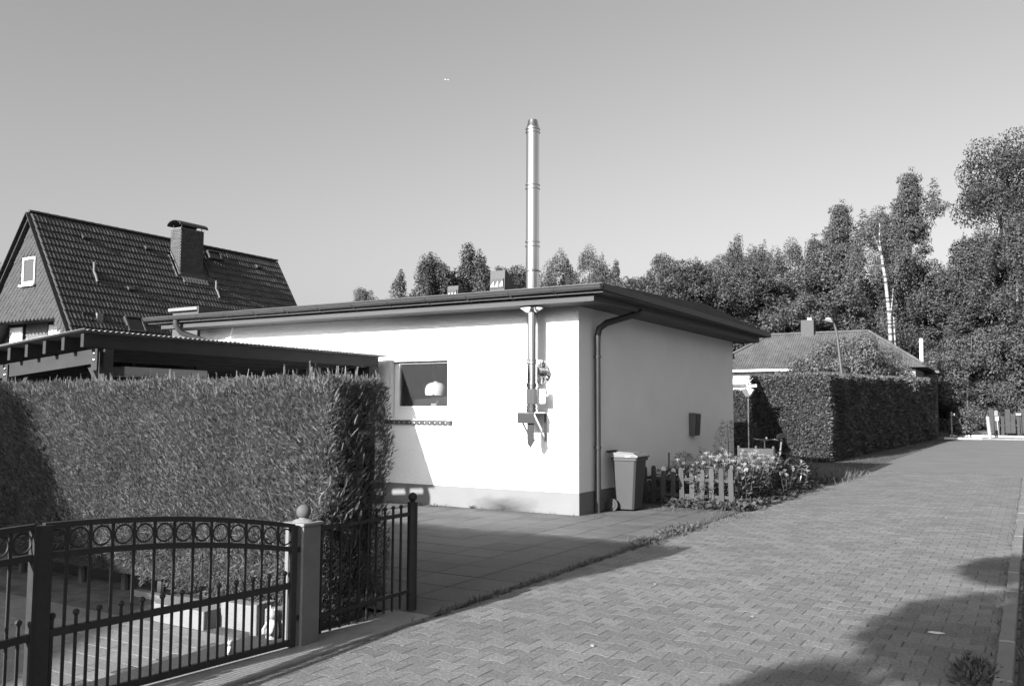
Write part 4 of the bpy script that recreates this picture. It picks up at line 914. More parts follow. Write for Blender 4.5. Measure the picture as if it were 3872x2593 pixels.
# grass between some road pavers, and fallen leaves
n = 900; weeds('joint_grass', np.stack([-3.93+.1*rng.integers(0,36,n), 2.08+.16*rng.integers(0,120,n)+.08*rng.choice([-1,0,1],n), np.full(n,-.01)],1), .022, .005, M['grassleaf'], BLADE_T, BLADE_F, up=1.6)
n = 50; weeds('leaf_litter', np.stack([rng.uniform(-4.1,-.3,n), rng.uniform(3,20,n)**1.0, np.full(n,.004)],1), .03, .022, leaf_mat('litter_leaf', .10, .7, .1), up=.15)
lf = thing('fallen_leaf', 'single pale leaf lying on the shaded pavers at the right', 'leaf', (-.66, 7.15, .006))
MB().prism([(-.05,-.01),(-.01,-.03),(.03,-.022),(.06,.005),(.02,.025),(-.03,.02)], lambda x,y:(-.66+x,7.15+y,.006), lambda x,y:(-.66+x,7.15+y,.010)).build('leaf_blade', mat('dry_leaf', .55, .8, .1, 20), lf)

# ---------------------------------------------------------------- bicycle and plank planter behind the flowers
bk = thing('bicycle', 'dark bicycle with white seat tube parked behind the white flowers', 'bicycle', (-4.45, 17.75, 0))
ux, uy = Vector((.36,.93,0)).normalized(), None
bo = Vector((-4.62, 17.35, 0))
def B(a, z, s=0.0): return tuple(bo + ux*a + Vector((-ux.y, ux.x, 0))*(-s) + Vector((0,0,z)))
def wheel(a):
    c = Vector(B(a, .34)); side = Vector((ux.y,-ux.x,0)); m = MB(); ty = MB()
    for (mm, R, r_) in ((m,.305,.010),(ty,.325,.020)):
        b0 = len(mm.v); n, k = 28, 6
        for i in range(n):
            an = 2*math.pi*i/n; ra = ux*math.cos(an) + Vector((0,0,1))*math.sin(an)
            for j in range(k):
                t = 2*math.pi*j/k; mm.v.append(tuple(c + ra*(R + r_*math.cos(t)) + side*(r_*math.sin(t))))
        for i in range(n):
            for j in range(k): i2, j2 = (i+1)%n, (j+1)%k; mm.f.append((b0+i*k+j, b0+i2*k+j, b0+i2*k+j2, b0+i*k+j2))
    o = ty.build('wheel', M['rubber'], bk, smooth=True); m.build('rim', M['chrome'], o, smooth=True)
    sp = MB()
    for i in range(14):
        an = 2*math.pi*i/14; sp.bar(c, c + (ux*math.cos(an)+Vector((0,0,1))*math.sin(an))*.3, .003, .003)
    sp.build('spoke', M['chrome'], o)
wheel(0.0); wheel(1.05)
fr = MB()
for p, q, r_ in ((B(.14,.80),B(.46,.30),.018),(B(.46,.30),B(.66,.82),.017),(B(.17,.72),B(.62,.70),.016),(B(.46,.30),B(1.05,.34),.010),(B(.64,.72),B(1.05,.34),.010),(B(.0,.34),B(.14,.80),.013)): fr.tube([p,q], r_, 8)
fr.build('frame', M['darkmetal'], bk, smooth=True)
MB().tube([B(.64,.74),B(.70,1.04)], .016, 8).build('seat_post', M['white'], bk, smooth=True)
sd_ = MB(); sd_.prism([(-.16,-.03),(.06,-.09),(.12,-.07),(.13,0),(.12,.07),(.06,.09),(-.16,.03)], lambda a,s:B(.70+a,1.05+.02*(a>0),s*.9), lambda a,s:B(.70+a,1.13+.03*(a>0),s*.7)); sd_.build('saddle', mat('saddle_leather', .07, .5, .1, 8), bk, bevel=.012)
MB().tube([B(.14,.80),B(.13,1.0),B(.08,1.04)], .013, 8).build('handlebar_stem', M['chrome'], bk, smooth=True)
MB().tube([B(.30,1.02,-.29),B(.14,1.05,-.24),B(.08,1.04,-.1),B(.08,1.04,.1),B(.14,1.05,.24),B(.30,1.02,.29)], .012, 8).build('handlebar', M['chrome'], bk, smooth=True)
for s_ in (-1,1): MB().tube([B(.20,1.045,.275*s_),B(.32,1.015,.295*s_)], .018, 8).build('grip', M['black'], bk, smooth=True)
MB().sphere(B(.10,1.075,.07), .028, 12, 8).build('bell', M['chrome'], bk, smooth=True)
MB().sphere(B(-.06,.80), .045, 14, 9).build('headlight', M['white'], bk, smooth=True)
MB().tube([B(.46,.30,.10),B(.46,.30,-.10)], .03, 10).build('crank', M['black'], bk)
pt = thing('plank_planter', 'grey plank planter box standing between the flowers and the bicycle', 'planter', (-4.62, 17.05, 0))
gm = mat('grey_plank', .06, .8, .2, 4, obj=.15, stretch=(.5,6,6), bump=.002)
for k in range(5): MB().box(-4.95,-4.28,17.0,17.02,.12+.155*k,.265+.155*k).build('plank', gm, pt, bevel=.004)
for x in (-4.96,-4.62,-4.29): MB().box(x-.02,x+.02,17.021,17.06,0,.93).build('post', gm, pt)
MB().box(-4.95,-4.28,17.06,17.22,.1,.86).build('planter_soil', M['soil'], pt)

# ---------------------------------------------------------------- hedges, lamp, distant house
def leafy_box(name, label, x0, x1, y0, y1, z0, z1, dens, L, m, core=.06, rough=.05, sides='-y+x-x+y+z', group=None):
    t = thing(name, label, 'hedge', ((x0+x1)/2, (y0+y1)/2, 0), group)
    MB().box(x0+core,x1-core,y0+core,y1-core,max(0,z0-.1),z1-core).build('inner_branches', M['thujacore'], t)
    Ps, Ds = [], []
    def face(n, fx, nrm):
        u, v = rng.uniform(0,1,n), rng.uniform(0,1,n); p = fx(u, v); p = p + rng.normal(0, rough, (n,3))*.6 + nrm*(rng.uniform(-rough, rough*.4, n)[:,None])
        w_ = .04*np.sin(p[:,0]*3.1+p[:,1]*2.3)*np.sin(p[:,2]*4+p[:,1]*1.3); p = p + nrm*w_[:,None]
        Ps.append(p); Ds.append(nrm*.6 + rng.normal(0,.6,(n,3)) + np.array([0,0,.35]))
    A = lambda *k: np.stack(np.broadcast_arrays(*k), 1)
    f = {'-y': ((x1-x0)*(z1-z0), lambda u,v:A(x0+(x1-x0)*u, np.full_like(u,y0), z0+(z1-z0)*v), (0,-1,0)), '+y': ((x1-x0)*(z1-z0), lambda u,v:A(x0+(x1-x0)*u, np.full_like(u,y1), z0+(z1-z0)*v), (0,1,0)),
         '+x': ((y1-y0)*(z1-z0), lambda u,v:A(np.full_like(u,x1), y0+(y1-y0)*u, z0+(z1-z0)*v), (1,0,0)), '-x': ((y1-y0)*(z1-z0), lambda u,v:A(np.full_like(u,x0), y0+(y1-y0)*u, z0+(z1-z0)*v), (-1,0,0)),
         '+z': ((x1-x0)*(y1-y0), lambda u,v:A(x0+(x1-x0)*u, y0+(y1-y0)*v, np.full_like(u,z1)), (0,0,1))}
    for k in f:
        if k in sides:
            area, fx, nr = f[k]; face(int(area*dens*(1.0 if k == '-y' else .55)), fx, np.array(nr, float))
    P_ = np.concatenate(Ps); D_ = np.concatenate(Ds); n = len(P_)
    V, F = place_leaves(P_ - np.array([(x0+x1)/2,(y0+y1)/2,0]), D_, rng.normal(0,1,(n,3)), rng.uniform(L*.6,L*1.5,n), rng.uniform(L*.35,L*.7,n), LEAF_T, LEAF_F)
    link_mesh('foliage', mesh_np(name+'_leaves', V, F), m, t); return t
lh2 = leafy_box('hedge', 'long dark clipped hedge beside the road beyond the bungalow', -8.15, -5.68, 29.4, 30.3, .03, 2.73, 2600, .08, M['hedge2'], sides='-y+x+z')
def long_side():
    y0, y1 = 29.45, 59.0; xs = lambda y: -5.68 + .56*(y-29.4)/29.6; zt = lambda y: 2.73 + .74*(y-29.4)/29.6
    MB().prism([(-6.55,30.3),(-5.72,30.3),(-5.18,59),(-6.0,59)], lambda x,y:(x,y,-.02), lambda x,y:(x,y,zt(y)-.07)).build('inner_branches', M['thujacore'], lh2)
    n = 30000; y = y0 + (y1-y0)*rng.uniform(0,1,n)**1.5; u = rng.uniform(0,1,n); x = xs(y) + rng.uniform(-.06,.03,n) + .05*np.sin(y*2.1+u*5); z = zt(y)*u
    m = 17000; y2 = y0 + (y1-y0)*rng.uniform(0,1,m)**1.5; x2 = xs(y2) - rng.uniform(0,.85,m); z2 = zt(y2) + rng.uniform(-.07,.04,m) + .03*np.sin(y2*1.7)
    P_ = np.concatenate([np.stack([x,y,z],1), np.stack([x2,y2,z2],1)]); D_ = rng.normal(0,.6,(n+m,3)); D_[:n,0] += .6; D_[n:,2] += .6; D_[:,2] += .3; D_[:,1] -= .2
    k = 1 + (P_[:,1]-28)/40
    V, F = place_leaves(P_ - np.array([-6.915,29.85,0]), D_, rng.normal(0,1,(n+m,3)), rng.uniform(.06,.14,n+m)*k, rng.uniform(.03,.07,n+m)*k, LEAF_T, LEAF_F)
    link_mesh('foliage', mesh_np('side_leaves', V, F), M['hedge2'], lh2)
long_side()
leafy_box('hedge', 'narrow sunlit hedge glimpsed between bungalow and long road hedge', -11.2, -8.45, 33.5, 34.4, .1, 2.35, 900, .085, M['hedge2'], sides='-y+z')
lm = thing('street_lamp', 'slender leaning street lamp rising behind the long hedge', 'lamp', (-6.0, 34.2, 0))
MB().tube([(-6.03,34.2,0),(-6.05,34.2,3.0),(-6.17,34.18,4.35),(-6.23,34.17,4.74)], [.066,.06,.05,.043], 12).build('pole', M['zinc'], lm, smooth=True)
MB().tube([(-6.23,34.17,4.72),(-6.27,34.16,4.86),(-6.34,34.14,4.94),(-6.40,34.12,4.96)], .04, 10).build('arm', M['zinc'], lm, smooth=True)
lh = MB().prism([(-6.27,4.88),(-6.60,4.98),(-6.62,5.02),(-6.53,5.07),(-6.31,5.03)], lambda x,z:(x,34.02,z), lambda x,z:(x,34.24,z)).build('lamp_head', M['darkmetal'], lm, bevel=.02)
MB().prism([(-6.35,5.025),(-6.56,5.06),(-6.50,5.10),(-6.39,5.08)], lambda x,z:(x,34.04,z), lambda x,z:(x,34.22,z)).build('lamp_cover', M['white'], lh, bevel=.01)
hh = thing('hipped_house', 'low house with hipped tiled roof beyond the long hedge', 'house', (-11.8, 58.6, 0))
hwl = MB().box(-17.9,-5.75,55.45,61.7,0,4.08).build('wall', mat('eave_shade_render', .25, .9, .06, 1.5), hh)  # wall grey darkened to take in the shade under the eaves
RX0, RX1, RY, RZ, EZ, EX0, EX1, EY = -14.85, -8.70, 58.6, 6.62, 4.17, -18.45, -5.1, 55.0
c = [(EX0,EY,EZ),(EX1,EY,EZ),(EX1,2*RY-EY,EZ),(EX0,2*RY-EY,EZ)]; rr = [(RX0,RY,RZ),(RX1,RY,RZ)]
hr = MB().add(c + rr, [(0,1,5,4),(1,2,5),(2,3,4,5),(3,0,4),(3,2,1,0)]).build('roof', mat('tile_under', .07, .8, .2, 2), hh)
tsl = Vector((0,EY-RY,EZ-RZ)).normalized(); tn = Vector((0,EZ-RZ,RY-EY)).normalized()
rot2 = Matrix(((1,tsl.x,tn.x),(0,tsl.y,tn.y),(0,tsl.z,tn.z))).to_4x4()
htm = mat('hip_roof_tile', .075, .75, .2, .8, obj=.15, rnd=.15)
PL = []; SLN = math.hypot(RY-EY, RZ-EZ)
for j in range(13):
    for i in range(46):
        s = .02 + .335*j; x = EX0 + .1 + .302*i; fr_ = s/SLN
        if s > SLN-.2 or x < RX0 + (EX0-RX0)*fr_ + .05 or x + .3 > RX1 + (EX1-RX1)*fr_ - .05: continue
        p = Vector((x, RY, RZ+.02)) + tsl*s; PL.append(Matrix.Translation(p + tn*random.gauss(0,.004)) @ rot2)
lay('roof_tile', ttv, ttf, PL, htm, hr, 300, 'roof_tile_field')
for a, b_ in (((RX0,RY,RZ+.04),(RX1,RY,RZ+.04)), ((RX0,RY,RZ+.04),(EX0,EY,EZ+.06)), ((RX1,RY,RZ+.04),(EX1,EY,EZ+.06))):
    a, b_ = Vector(a), Vector(b_); n = int((b_-a).length/.38)
    d_ = (b_-a).normalized(); m3 = d_.to_track_quat('X','Z').to_matrix().to_4x4()
    lay('ridge_tile', rtv, rtf, [Matrix.Translation(a + d_*(.38*k)) @ m3 for k in range(n)], htm, hr)
MB().box(EX0,-8.8,EY-.13,EY-.002,EZ-.09,EZ+.03).build('gutter', M['whitepaint'], hh)
hc = MB().box(-12.75,-11.95,58.2,59.0,6.1,7.5).build('chimney', M['brick'], hh); MB().box(-12.4,-12.15,58.5,58.8,7.5,7.64).build('chimney_cap', M['whitepaint'], hc)
hw = holder('window', hh, (-16, 55.4, 2))
MB().box(-17.2,-14.0,55.32,55.44,3.30,3.66).build('roller_shutter', M['whitepaint'], hw); MB().box(-17.2,-14.0,55.36,55.44,2.4,3.28).build('pane', M['paneglass'], hw)
MB().box(-17.2,-14.0,55.24,55.30,2.95,3.06).build('window_rail', M['whitepaint'], hw)
bf_ = thing('bird_feeder', 'white bird feeder with crossbar on a thin post by the rear of the bungalow', 'bird feeder', (-7.68, 27.5, 0))
MB().tube([(-7.69,27.5,0),(-7.68,27.5,2.08)], .02, 8).build('post', M['whitepaint'], bf_)
MB().prism([(-.05,2.05),(.05,2.05),(.20,2.28),(-.20,2.28)], lambda x,z:(-7.68+x,27.4,z), lambda x,z:(-7.68+x,27.6,z)).build('tray', M['whitepaint'], bf_)
MB().tube([(-8.5,27.5,2.36),(-7.40,27.5,2.39)], .048, 10).build('crossbar', M['whitepaint'], bf_, smooth=True)
gr = thing('garage', 'small dark flat-roofed garage with a pale flue beyond the hedge', 'garage', (-5.9, 61, 0))
MB().box(-6.9,-5.25,60,63,0,3.95).build('wall', mat('dark_render', .1, .8, .2, 2), gr)
MB().prism([(-7.1,4.2),(-4.85,3.98),(-4.85,4.14),(-7.1,4.42)], lambda x,z:(x,59.6,z), lambda x,z:(x,63.3,z)).build('roof', M['darkmetal'], gr)
MB().bar((-7.1,59.58,4.33),(-5.7,59.58,4.19),.03,.11,(0,0,1)).build('roof_edge', M['concrete'], gr)
gf = MB().tube([(-5.88,60.2,4.1),(-5.86,60.2,6.2)], .11, 14).build('flue', M['whitepaint'], gr, smooth=True)
MB().lathe((-5.86,60.2,6.2),[(.12,-.02),(.12,.04)],14).build('flue_cap', M['zinc'], gf)

# ---------------------------------------------------------------- cross street at the end of the lane
MB().add([(-5.1,58.4,.0),(40,58.4,.0),(40,62.5,.0),(-5.1,62.5,.0)],[(0,1,2,3)]).build('cross_street', M['paver_far'], kind='structure')
ck = bpy.data.objects.new('cross_kerb', None); C.objects.link(ck); ck['kind'] = 'structure'; ck.location = (-2, 58.45, 0)
kv2, kf2 = block(.245,.075,-.02,.10,.012)
white_k = mat('white_kerb_paint', .45, .7, .08, 3)
for k in range(16):
    m_ = white_k if k in (0,1,2,3,9,10,11,12,13) else M['concrete']
    lay('kerb_stone', kv2, kf2, [xf((-4.35+.5*k, 58.45, 0))], m_, ck)
lay('kerb_stone', kv2, kf2, [xf((-4.35+.5*k, 62.6, .06)) for k in range(14)], white_k, ck)
bn = MB(); bn.prism([(62.7,.0),(64,.35),(70,.6),(90,.8),(90,-.5),(62.7,-.5)], lambda y,z:(-30,y,z), lambda y,z:(30,y,z)); bn.build('grass_bank', mat('bank_turf', .10, .95, .3, 1.2, bump=.02), kind='structure')
bo_ = thing('bollard', 'white bollard leaning at the far end of the lane', 'bollard', (-2.28, 60.5, 0))
MB().tube([(-2.26,60.5,0),(-2.36,60.5,1.32)], [.115,.10], 14).build('shaft', M['postpaint'], bo_, smooth=True)
MB().sphere((-2.365,60.5,1.33), .10, 12, 8, .5).build('cap', M['concrete'], bo_, smooth=True)
bd = thing('board_fence', 'ragged wooden board fence beside the bushes at the end of the lane', 'fence', (-.9, 62.9, 0))
x = -2.35
for k in range(11):
    w_ = random.uniform(.16,.34); h = random.uniform(1.35,1.75) if k % 3 else random.uniform(1.7,1.85)
    MB().box(x, x+w_, 62.9+random.uniform(-.05,.05), 62.97, .1+random.uniform(0,.3), h).build('board', M['carport_dark'], bd); x += w_ + random.uniform(.02,.1)
for z in (.75,1.25): MB().box(-2.35,.3,62.98,63.02,z,z+.09).build('rail', M['carport_dark'], bd)
sg = thing('marker_post', 'white marker post with square plates in front of the board fence', 'post', (-1.9, 62.75, 0))
MB().bar((-1.86,62.75,.0),(-1.94,62.75,1.3),.05,.05).build('post', M['postpaint'], sg); MB().box(-2.04,-1.82,62.70,62.73,1.06,1.36).build('plate', M['postpaint'], sg); MB().box(-2.07,-1.87,62.70,62.73,1.40,1.70).build('plate', M['concrete'], sg)
sg = thing('hydrant_sign', 'thin dark post with a small white plate at the right picture edge', 'sign', (-.75, 62.75, 0))
MB().bar((-.70,62.75,.0),(-.78,62.75,1.5),.035,.035).build('post', M['iron'], sg); MB().bar((-.60,62.75,.0),(-.66,62.75,1.45),.035,.035).build('post', M['iron'], sg); MB().box(-.90,-.62,62.70,62.72,1.42,1.55).build('plate', M['postpaint'], sg)
gp = thing('garden_post', 'thin grey post with small white reflector before the far bushes', 'post', (-4.35, 60.8, 0))
MB().box(-4.38,-4.30,60.76,60.84,-.05,1.62).build('post', M['concrete'], gp); MB().box(-4.28,-4.14,60.76,60.78,1.38,1.52).build('reflector', M['postpaint'], gp)

# ---------------------------------------------------------------- trees
def tree_mesh(kind, seed, h=15.0, R=4.0, leaf=.24, nl=16000):
    r = np.random.default_rng(seed); B_ = []
    env = {'oak': lambda t: R*np.sqrt(np.clip(1-((t-.58)/.44)**2,0,1)), 'round': lambda t: R*np.clip(1-np.clip(t,0,1)**4,0,1)**.55*(.82+.18*np.sin(t*9+seed)),
           'upright': lambda t: R*np.clip(1-np.clip(t,0,1)**3.2,0,1)**.7*(.85+.15*np.sin(t*11+seed)), 'cone': lambda t: R*np.clip(1.02-t,0,1)**.85, 'bush': lambda t: R*np.sqrt(np.clip(1-t**2.2,0,1)), 'birch': lambda t: R*np.clip(1-np.clip(t,0,1)**4,0,1)**.6*np.clip(.3+1.2*t,0,1)}[kind]
    nb = {'oak': 85, 'round': 95, 'upright': 130, 'cone': 150, 'bush': 70, 'birch': 90}[kind]
    t0 = {'oak': .2, 'round': .06, 'upright': .05, 'cone': .05, 'bush': .03, 'birch': .2}[kind]
    while len(B_) < nb:
        t = r.uniform(t0, .99); e = float(env(np.array(t)))
        if r.uniform() > (e/R)**1.2 + .12: continue
        a = r.uniform(0,6.283); q = e*math.sqrt(r.uniform(.12,1))*(1 + .28*math.sin(2*a+seed+t*4)*math.sin(3*a+seed*1.7-t*6))
        br = {'oak': r.uniform(.6,1.15), 'round': r.choice([r.uniform(.3,.6), r.uniform(.6,1.1)]), 'upright': r.choice([r.uniform(.25,.45), r.uniform(.45,.8)]), 'cone': r.uniform(.35,.75), 'bush': r.uniform(.5,1.0), 'birch': r.uniform(.4,.8)}[kind]*R/4
        q = max(0, q - br*.45); B_.append((q*math.cos(a), q*math.sin(a), t*h*.97, br))
    if kind in ('upright', 'round', 'cone', 'birch'):
        for k in range(14 if kind == 'upright' else 8):                        # leading shoots that break the outline
            a = r.uniform(0,6.283); q = R*r.uniform(0,.8); top = h*r.uniform(.90,1.02) - q*.75
            for j in range(6): B_.append((q*math.cos(a)+r.normal(0,.12), q*math.sin(a)+r.normal(0,.12), top - .38*j, .14+.11*j))
    B_ = np.array(B_); wt = B_[:,3]**2; cnt = np.maximum(6, (nl*wt/wt.sum()).astype(int)); idx = np.repeat(np.arange(len(B_)), cnt); n = len(idx)
    d = r.normal(0,1,(n,3)); d /= np.linalg.norm(d,axis=1,keepdims=True); 
    rad = B_[idx,3]*(.35+.7*r.uniform(0,1,n)**.5); st = {'upright':(1,1,1.7),'cone':(1.25,1.25,.55),'birch':(.9,.9,1.5)}.get(kind,(1.12,1.12,.8))
    P_ = B_[idx,:3] + d*rad[:,None]*np.array(st); N_ = d + r.normal(0,.45,(n,3)) + np.array([0,0,.25]); D_ = np.cross(N_, r.normal(0,1,(n,3))); S_ = np.cross(N_, D_)
    if kind == 'birch':
        m = 90; ss = []
        for k in range(m):
            t = r.uniform(.35,.98); a = r.uniform(0,6.283); q = float(env(np.array(t)))*math.sqrt(r.uniform(.3,1)); ln = r.uniform(1.0,3.2); c = 46; u = r.uniform(0,1,c)
            ss.append(np.stack([q*math.cos(a)+.25*u*math.cos(a)+r.normal(0,.09,c), q*math.sin(a)+.25*u*math.sin(a)+r.normal(0,.09,c), t*h - ln*u], 1))
        ss = np.concatenate(ss); P_ = np.concatenate([P_, ss]); S_ = np.concatenate([S_, r.normal(0,1,(len(ss),3))]); D_ = np.concatenate([D_, np.stack([r.normal(0,.4,len(ss)), r.normal(0,.4,len(ss)), np.full(len(ss),-1.0)],1)]); n = len(P_)
    if kind == 'cone': D_[:,2] -= .3
    keep = P_[:,2] > .05; P_, D_, S_ = P_[keep], D_[keep], S_[keep]; n = len(P_)
    asp = .35 if kind == 'cone' else .7
    V, F = place_leaves(P_, D_, S_, r.uniform(leaf*.6,leaf*1.5,n), r.uniform(leaf*.6,leaf*1.3,n)*asp, LEAF_T, LEAF_F)
    wood = MB(); rt = {'oak':.34,'round':.2,'upright':.18,'cone':.2,'bush':.08,'birch':.15}[kind]
    pts = []; x, y = 0., 0.
    for k in range(7): pts.append((x, y, h*.92*k/6)); x += r.normal(0,.16); y += r.normal(0,.10)
    wood.tube(pts, [rt*(1-.85*k/6)+.02 for k in range(7)], 9)
    for k in range({'oak':16,'round':12,'upright':12,'cone':8,'bush':5,'birch':12}[kind]):
        b = B_[r.integers(0, min(nb, len(B_)))]; zt = max(.12*h, b[2] - math.hypot(b[0],b[1])*(1.1 if kind != 'cone' else .1)); f_ = min(5.99, 6*zt/(h*.92)); i0 = int(f_); p0 = Vector(pts[i0]).lerp(Vector(pts[i0+1]), f_-i0); p1 = Vector(b[:3]); mid = p0.lerp(p1,.5) + Vector((0,0,.12*(p1-p0).length*(1 if kind != 'cone' else -.2)))
        wood.tube([p0, mid, p1], [rt*.38, rt*.24, .02], 6)
    return mesh_np('crown_'+kind, V, F), wood.mesh('trunk_'+kind, smooth=True)
TM = {}
for key, kind, seed, R, leaf, nl in (('oak','oak',1,4.6,.14,60000),('rounda','round',2,4.2,.16,42000),('roundb','round',5,4.2,.15,42000),('uprighta','upright',3,3.3,.15,38000),('uprightb','upright',9,3.3,.16,38000),('birch','birch',4,3.8,.13,30000),('cone','cone',6,3.4,.18,40000),('busha','bush',7,4.5,.20,26000),('bushb','bush',8,4.5,.18,26000)):
    TM[key] = (*tree_mesh(kind, seed, 15.0 if kind != 'bush' else 8.0, R, leaf, nl), R, 15.0 if kind != 'bush' else 8.0)
LM = {'oak':'leafdark','rounda':'leafmid','roundb':'leafmid','uprighta':'leafmid','uprightb':'leafmid','birch':'leaflight','cone':'needle','busha':'leafmid','bushb':'leaflight'}
def tree(key, X, Y, h, rad, label, name=None, leafm=None, group='trees along the wood edge', rz=None, z=0.0):
    rad *= {'uprighta':1.45,'uprightb':1.45,'rounda':1.3,'roundb':1.3,'birch':1.3}.get(key,1.1)
    cm, wm, R, H = TM[key]; nm = name or {'oak':'oak_tree','cone':'conifer_tree','birch':'birch_tree','busha':'bush','bushb':'bush'}.get(key,'broadleaf_tree')
    t = thing(nm, label, 'bush' if nm == 'bush' else 'tree', (X, Y, z), group if nm != 'bush' else 'bushes below the wood edge')
    s = rad/R*1.12; rz = random.uniform(0,6.28) if rz is None else rz
    for me, pn, mm in ((cm,'crown',M[leafm or LM[key]]),(wm,'trunk',M['birchbark'] if key == 'birch' else M['bark'])):
        o = bpy.data.objects.new(pn, me); C.objects.link(o); o.parent = t; o.scale = (s, s, h/H); o.rotation_euler = (0,0,rz)
        if not me.materials: me.materials.append(mm)
        o.material_slots[0].link = 'OBJECT'; o.material_slots[0].material = mm
TREES = [
 ('roundb',-61.31,72.57,15.2,2.3,'small rounded far tree left of the roof hoods'),('uprighta',-58.68,74.71,12.6,1.2,'thinnest far tree tip left of the pair of upright trees'),
 ('uprighta',-44.06,60.69,15.5,2.3,'left one of the two upright trees behind the small roof hood'),('uprightb',-41.46,62.5,16.0,2.3,'right one of the two upright trees behind the roof hoods'),
 ('roundb',-41.03,68.68,15.4,2.6,'rounded tree directly behind the larger roof hood'),('birch',-33.48,63.74,14.8,2.0,'birch just right of the steel flue'),('birch',-31.09,64.94,15.1,2.3,'second birch right of the flue with forked pale stem'),
 ('uprightb',-32.32,73.18,15.3,1.1,'slim tree tip right of the birches by the flue'),('rounda',-30.23,74.07,15.2,2.1,'rounded tree above the bungalow roof corner'),('roundb',-27.54,72.98,16.0,2.2,'taller rounded tree right of the roof corner'),
 ('uprighta',-25.24,75.91,15.6,1.9,'upright tree left of the two highest spiky tips'),('roundb',-23.72,76.4,16.3,2.1,'rounded tree under the spiky tips'),('uprightb',-21.73,74.91,16.9,1.4,'highest spiky tip above the verge of the bungalow'),
 ('uprighta',-20.09,75.37,16.6,1.7,'second spiky tip right of the highest one'),('birch',-16.66,72.1,15.6,2.6,'light feathery tree above the end of the bungalow verge'),('uprightb',-15.18,74.47,15.8,1.7,'pointed tree left of the dark fir'),
 ('cone',-12.04,68.96,17.6,3.4,'dark fir left of the white-stemmed birch'),('cone',-7.67,73.6,20.6,3.6,'tall pointed larch standing above all trees but the oak'),
 ('oak',-1.2,77.98,23.2,4.5,'great dark oak at the right edge of the picture'),('roundb',-4.5,69.84,12.6,2.0,'broad tree between larch and oak'),
 ('birch',-.9,69.5,16.0,3.2,'weeping birch with pale forked stem at the right edge'),('cone',-48.0,26.84,9.9,.9,'conifer tip left of the gabled house'),
 ('rounda',-25.24,60.98,12.6,3.0,'bushy tree over the middle of the verge'),('roundb',-21.58,60.25,12.8,3.0,'second bushy tree over the verge'),('rounda',-18.39,59.21,12.2,2.9,'bushy tree with bright tips low over the verge'),
 ('roundb',-15.88,59.93,12.4,2.8,'spreading tree above the end of the roof'),('rounda',-12.72,58.64,12.0,2.9,'spreading tree above the hipped house chimney'),('roundb',-10.89,62.05,13.4,2.9,'dense tree behind the street lamp'),
 ('rounda',-6.6,64.66,12.9,2.9,'dense tree right of the white-stemmed birch'),('roundb',-4.4,59.84,9.7,2.7,'leafy tree above the garage flue'),('rounda',-2.24,61.96,10.4,2.9,'leafy tree below the oak'),
 ('roundb',-28.3,61.83,12.6,2.9,'bushy tree right of the roof corner'),('rounda',-31.17,60.43,11.4,2.9,'bushy tree below the forked birch'),('roundb',-34.84,60.71,11.9,2.6,'bushy tree hidden behind the flue'),
 ('rounda',-45.6,63.68,13.9,2.7,'low tree below the left upright tree'),('roundb',-42.9,65.63,14.2,2.6,'low tree below the right upright tree'),('rounda',-8.6,64.5,11.5,2.8,'tree filling the gap behind the white birch stem')]
for a in TREES:
    k = (1.15 if a[1] > -6 else 1.10) if (a[2] < 66 and -19 < a[1] < 0 and a[0] != 'cone') else 1.0
    tree(a[0], a[1]*k, a[2]*k, 1.6+(a[3]-1.6)*k, a[4]*k, a[5])
bt = thing('birch_tree', 'birch with long white trunk above the hipped roof', 'tree', (-8.0, 63.6, 0), 'trees along the wood edge')
cm, wm, R, H = TM['birch']
o = bpy.data.objects.new('crown', cm); C.objects.link(o); o.parent = bt; o.location = (-.9, 2.9, 0); o.scale = (.95, .75, 1.07); o.rotation_euler = (0,0,.6)
if not cm.materials: cm.materials.append(M['leaflight'])
tk = MB().tube([(-8.0,63.6,0),(-8.02,63.6,4),(-8.1,63.6,8),(-8.28,63.6,10.5),(-8.50,63.6,12.2),(-8.62,63.8,13.4),(-8.66,64.4,14.6)], [.15,.14,.125,.105,.08,.05,.02], 12)
tk.tube([(-8.42,63.6,12.0),(-8.75,63.55,13.2),(-8.95,63.5,13.7)], [.07,.05,.02], 8); tk.tube([(-8.1,63.6,7.6),(-7.86,63.5,9.2),(-7.8,63.5,9.9)], [.05,.04,.02], 8); tk.tube([(-8.4,63.6,11.3),(-8.9,63.5,11.6),(-9.3,63.4,11.5)], [.04,.03,.015], 8)
tk.build('trunk', M['birchbark'], bt, smooth=True)
MB().tube([(-7.72,63.5,0),(-7.75,63.5,5),(-7.82,63.5,8)], [.08,.07,.04], 8).build('trunk', M['birchbark'], bt, smooth=True)
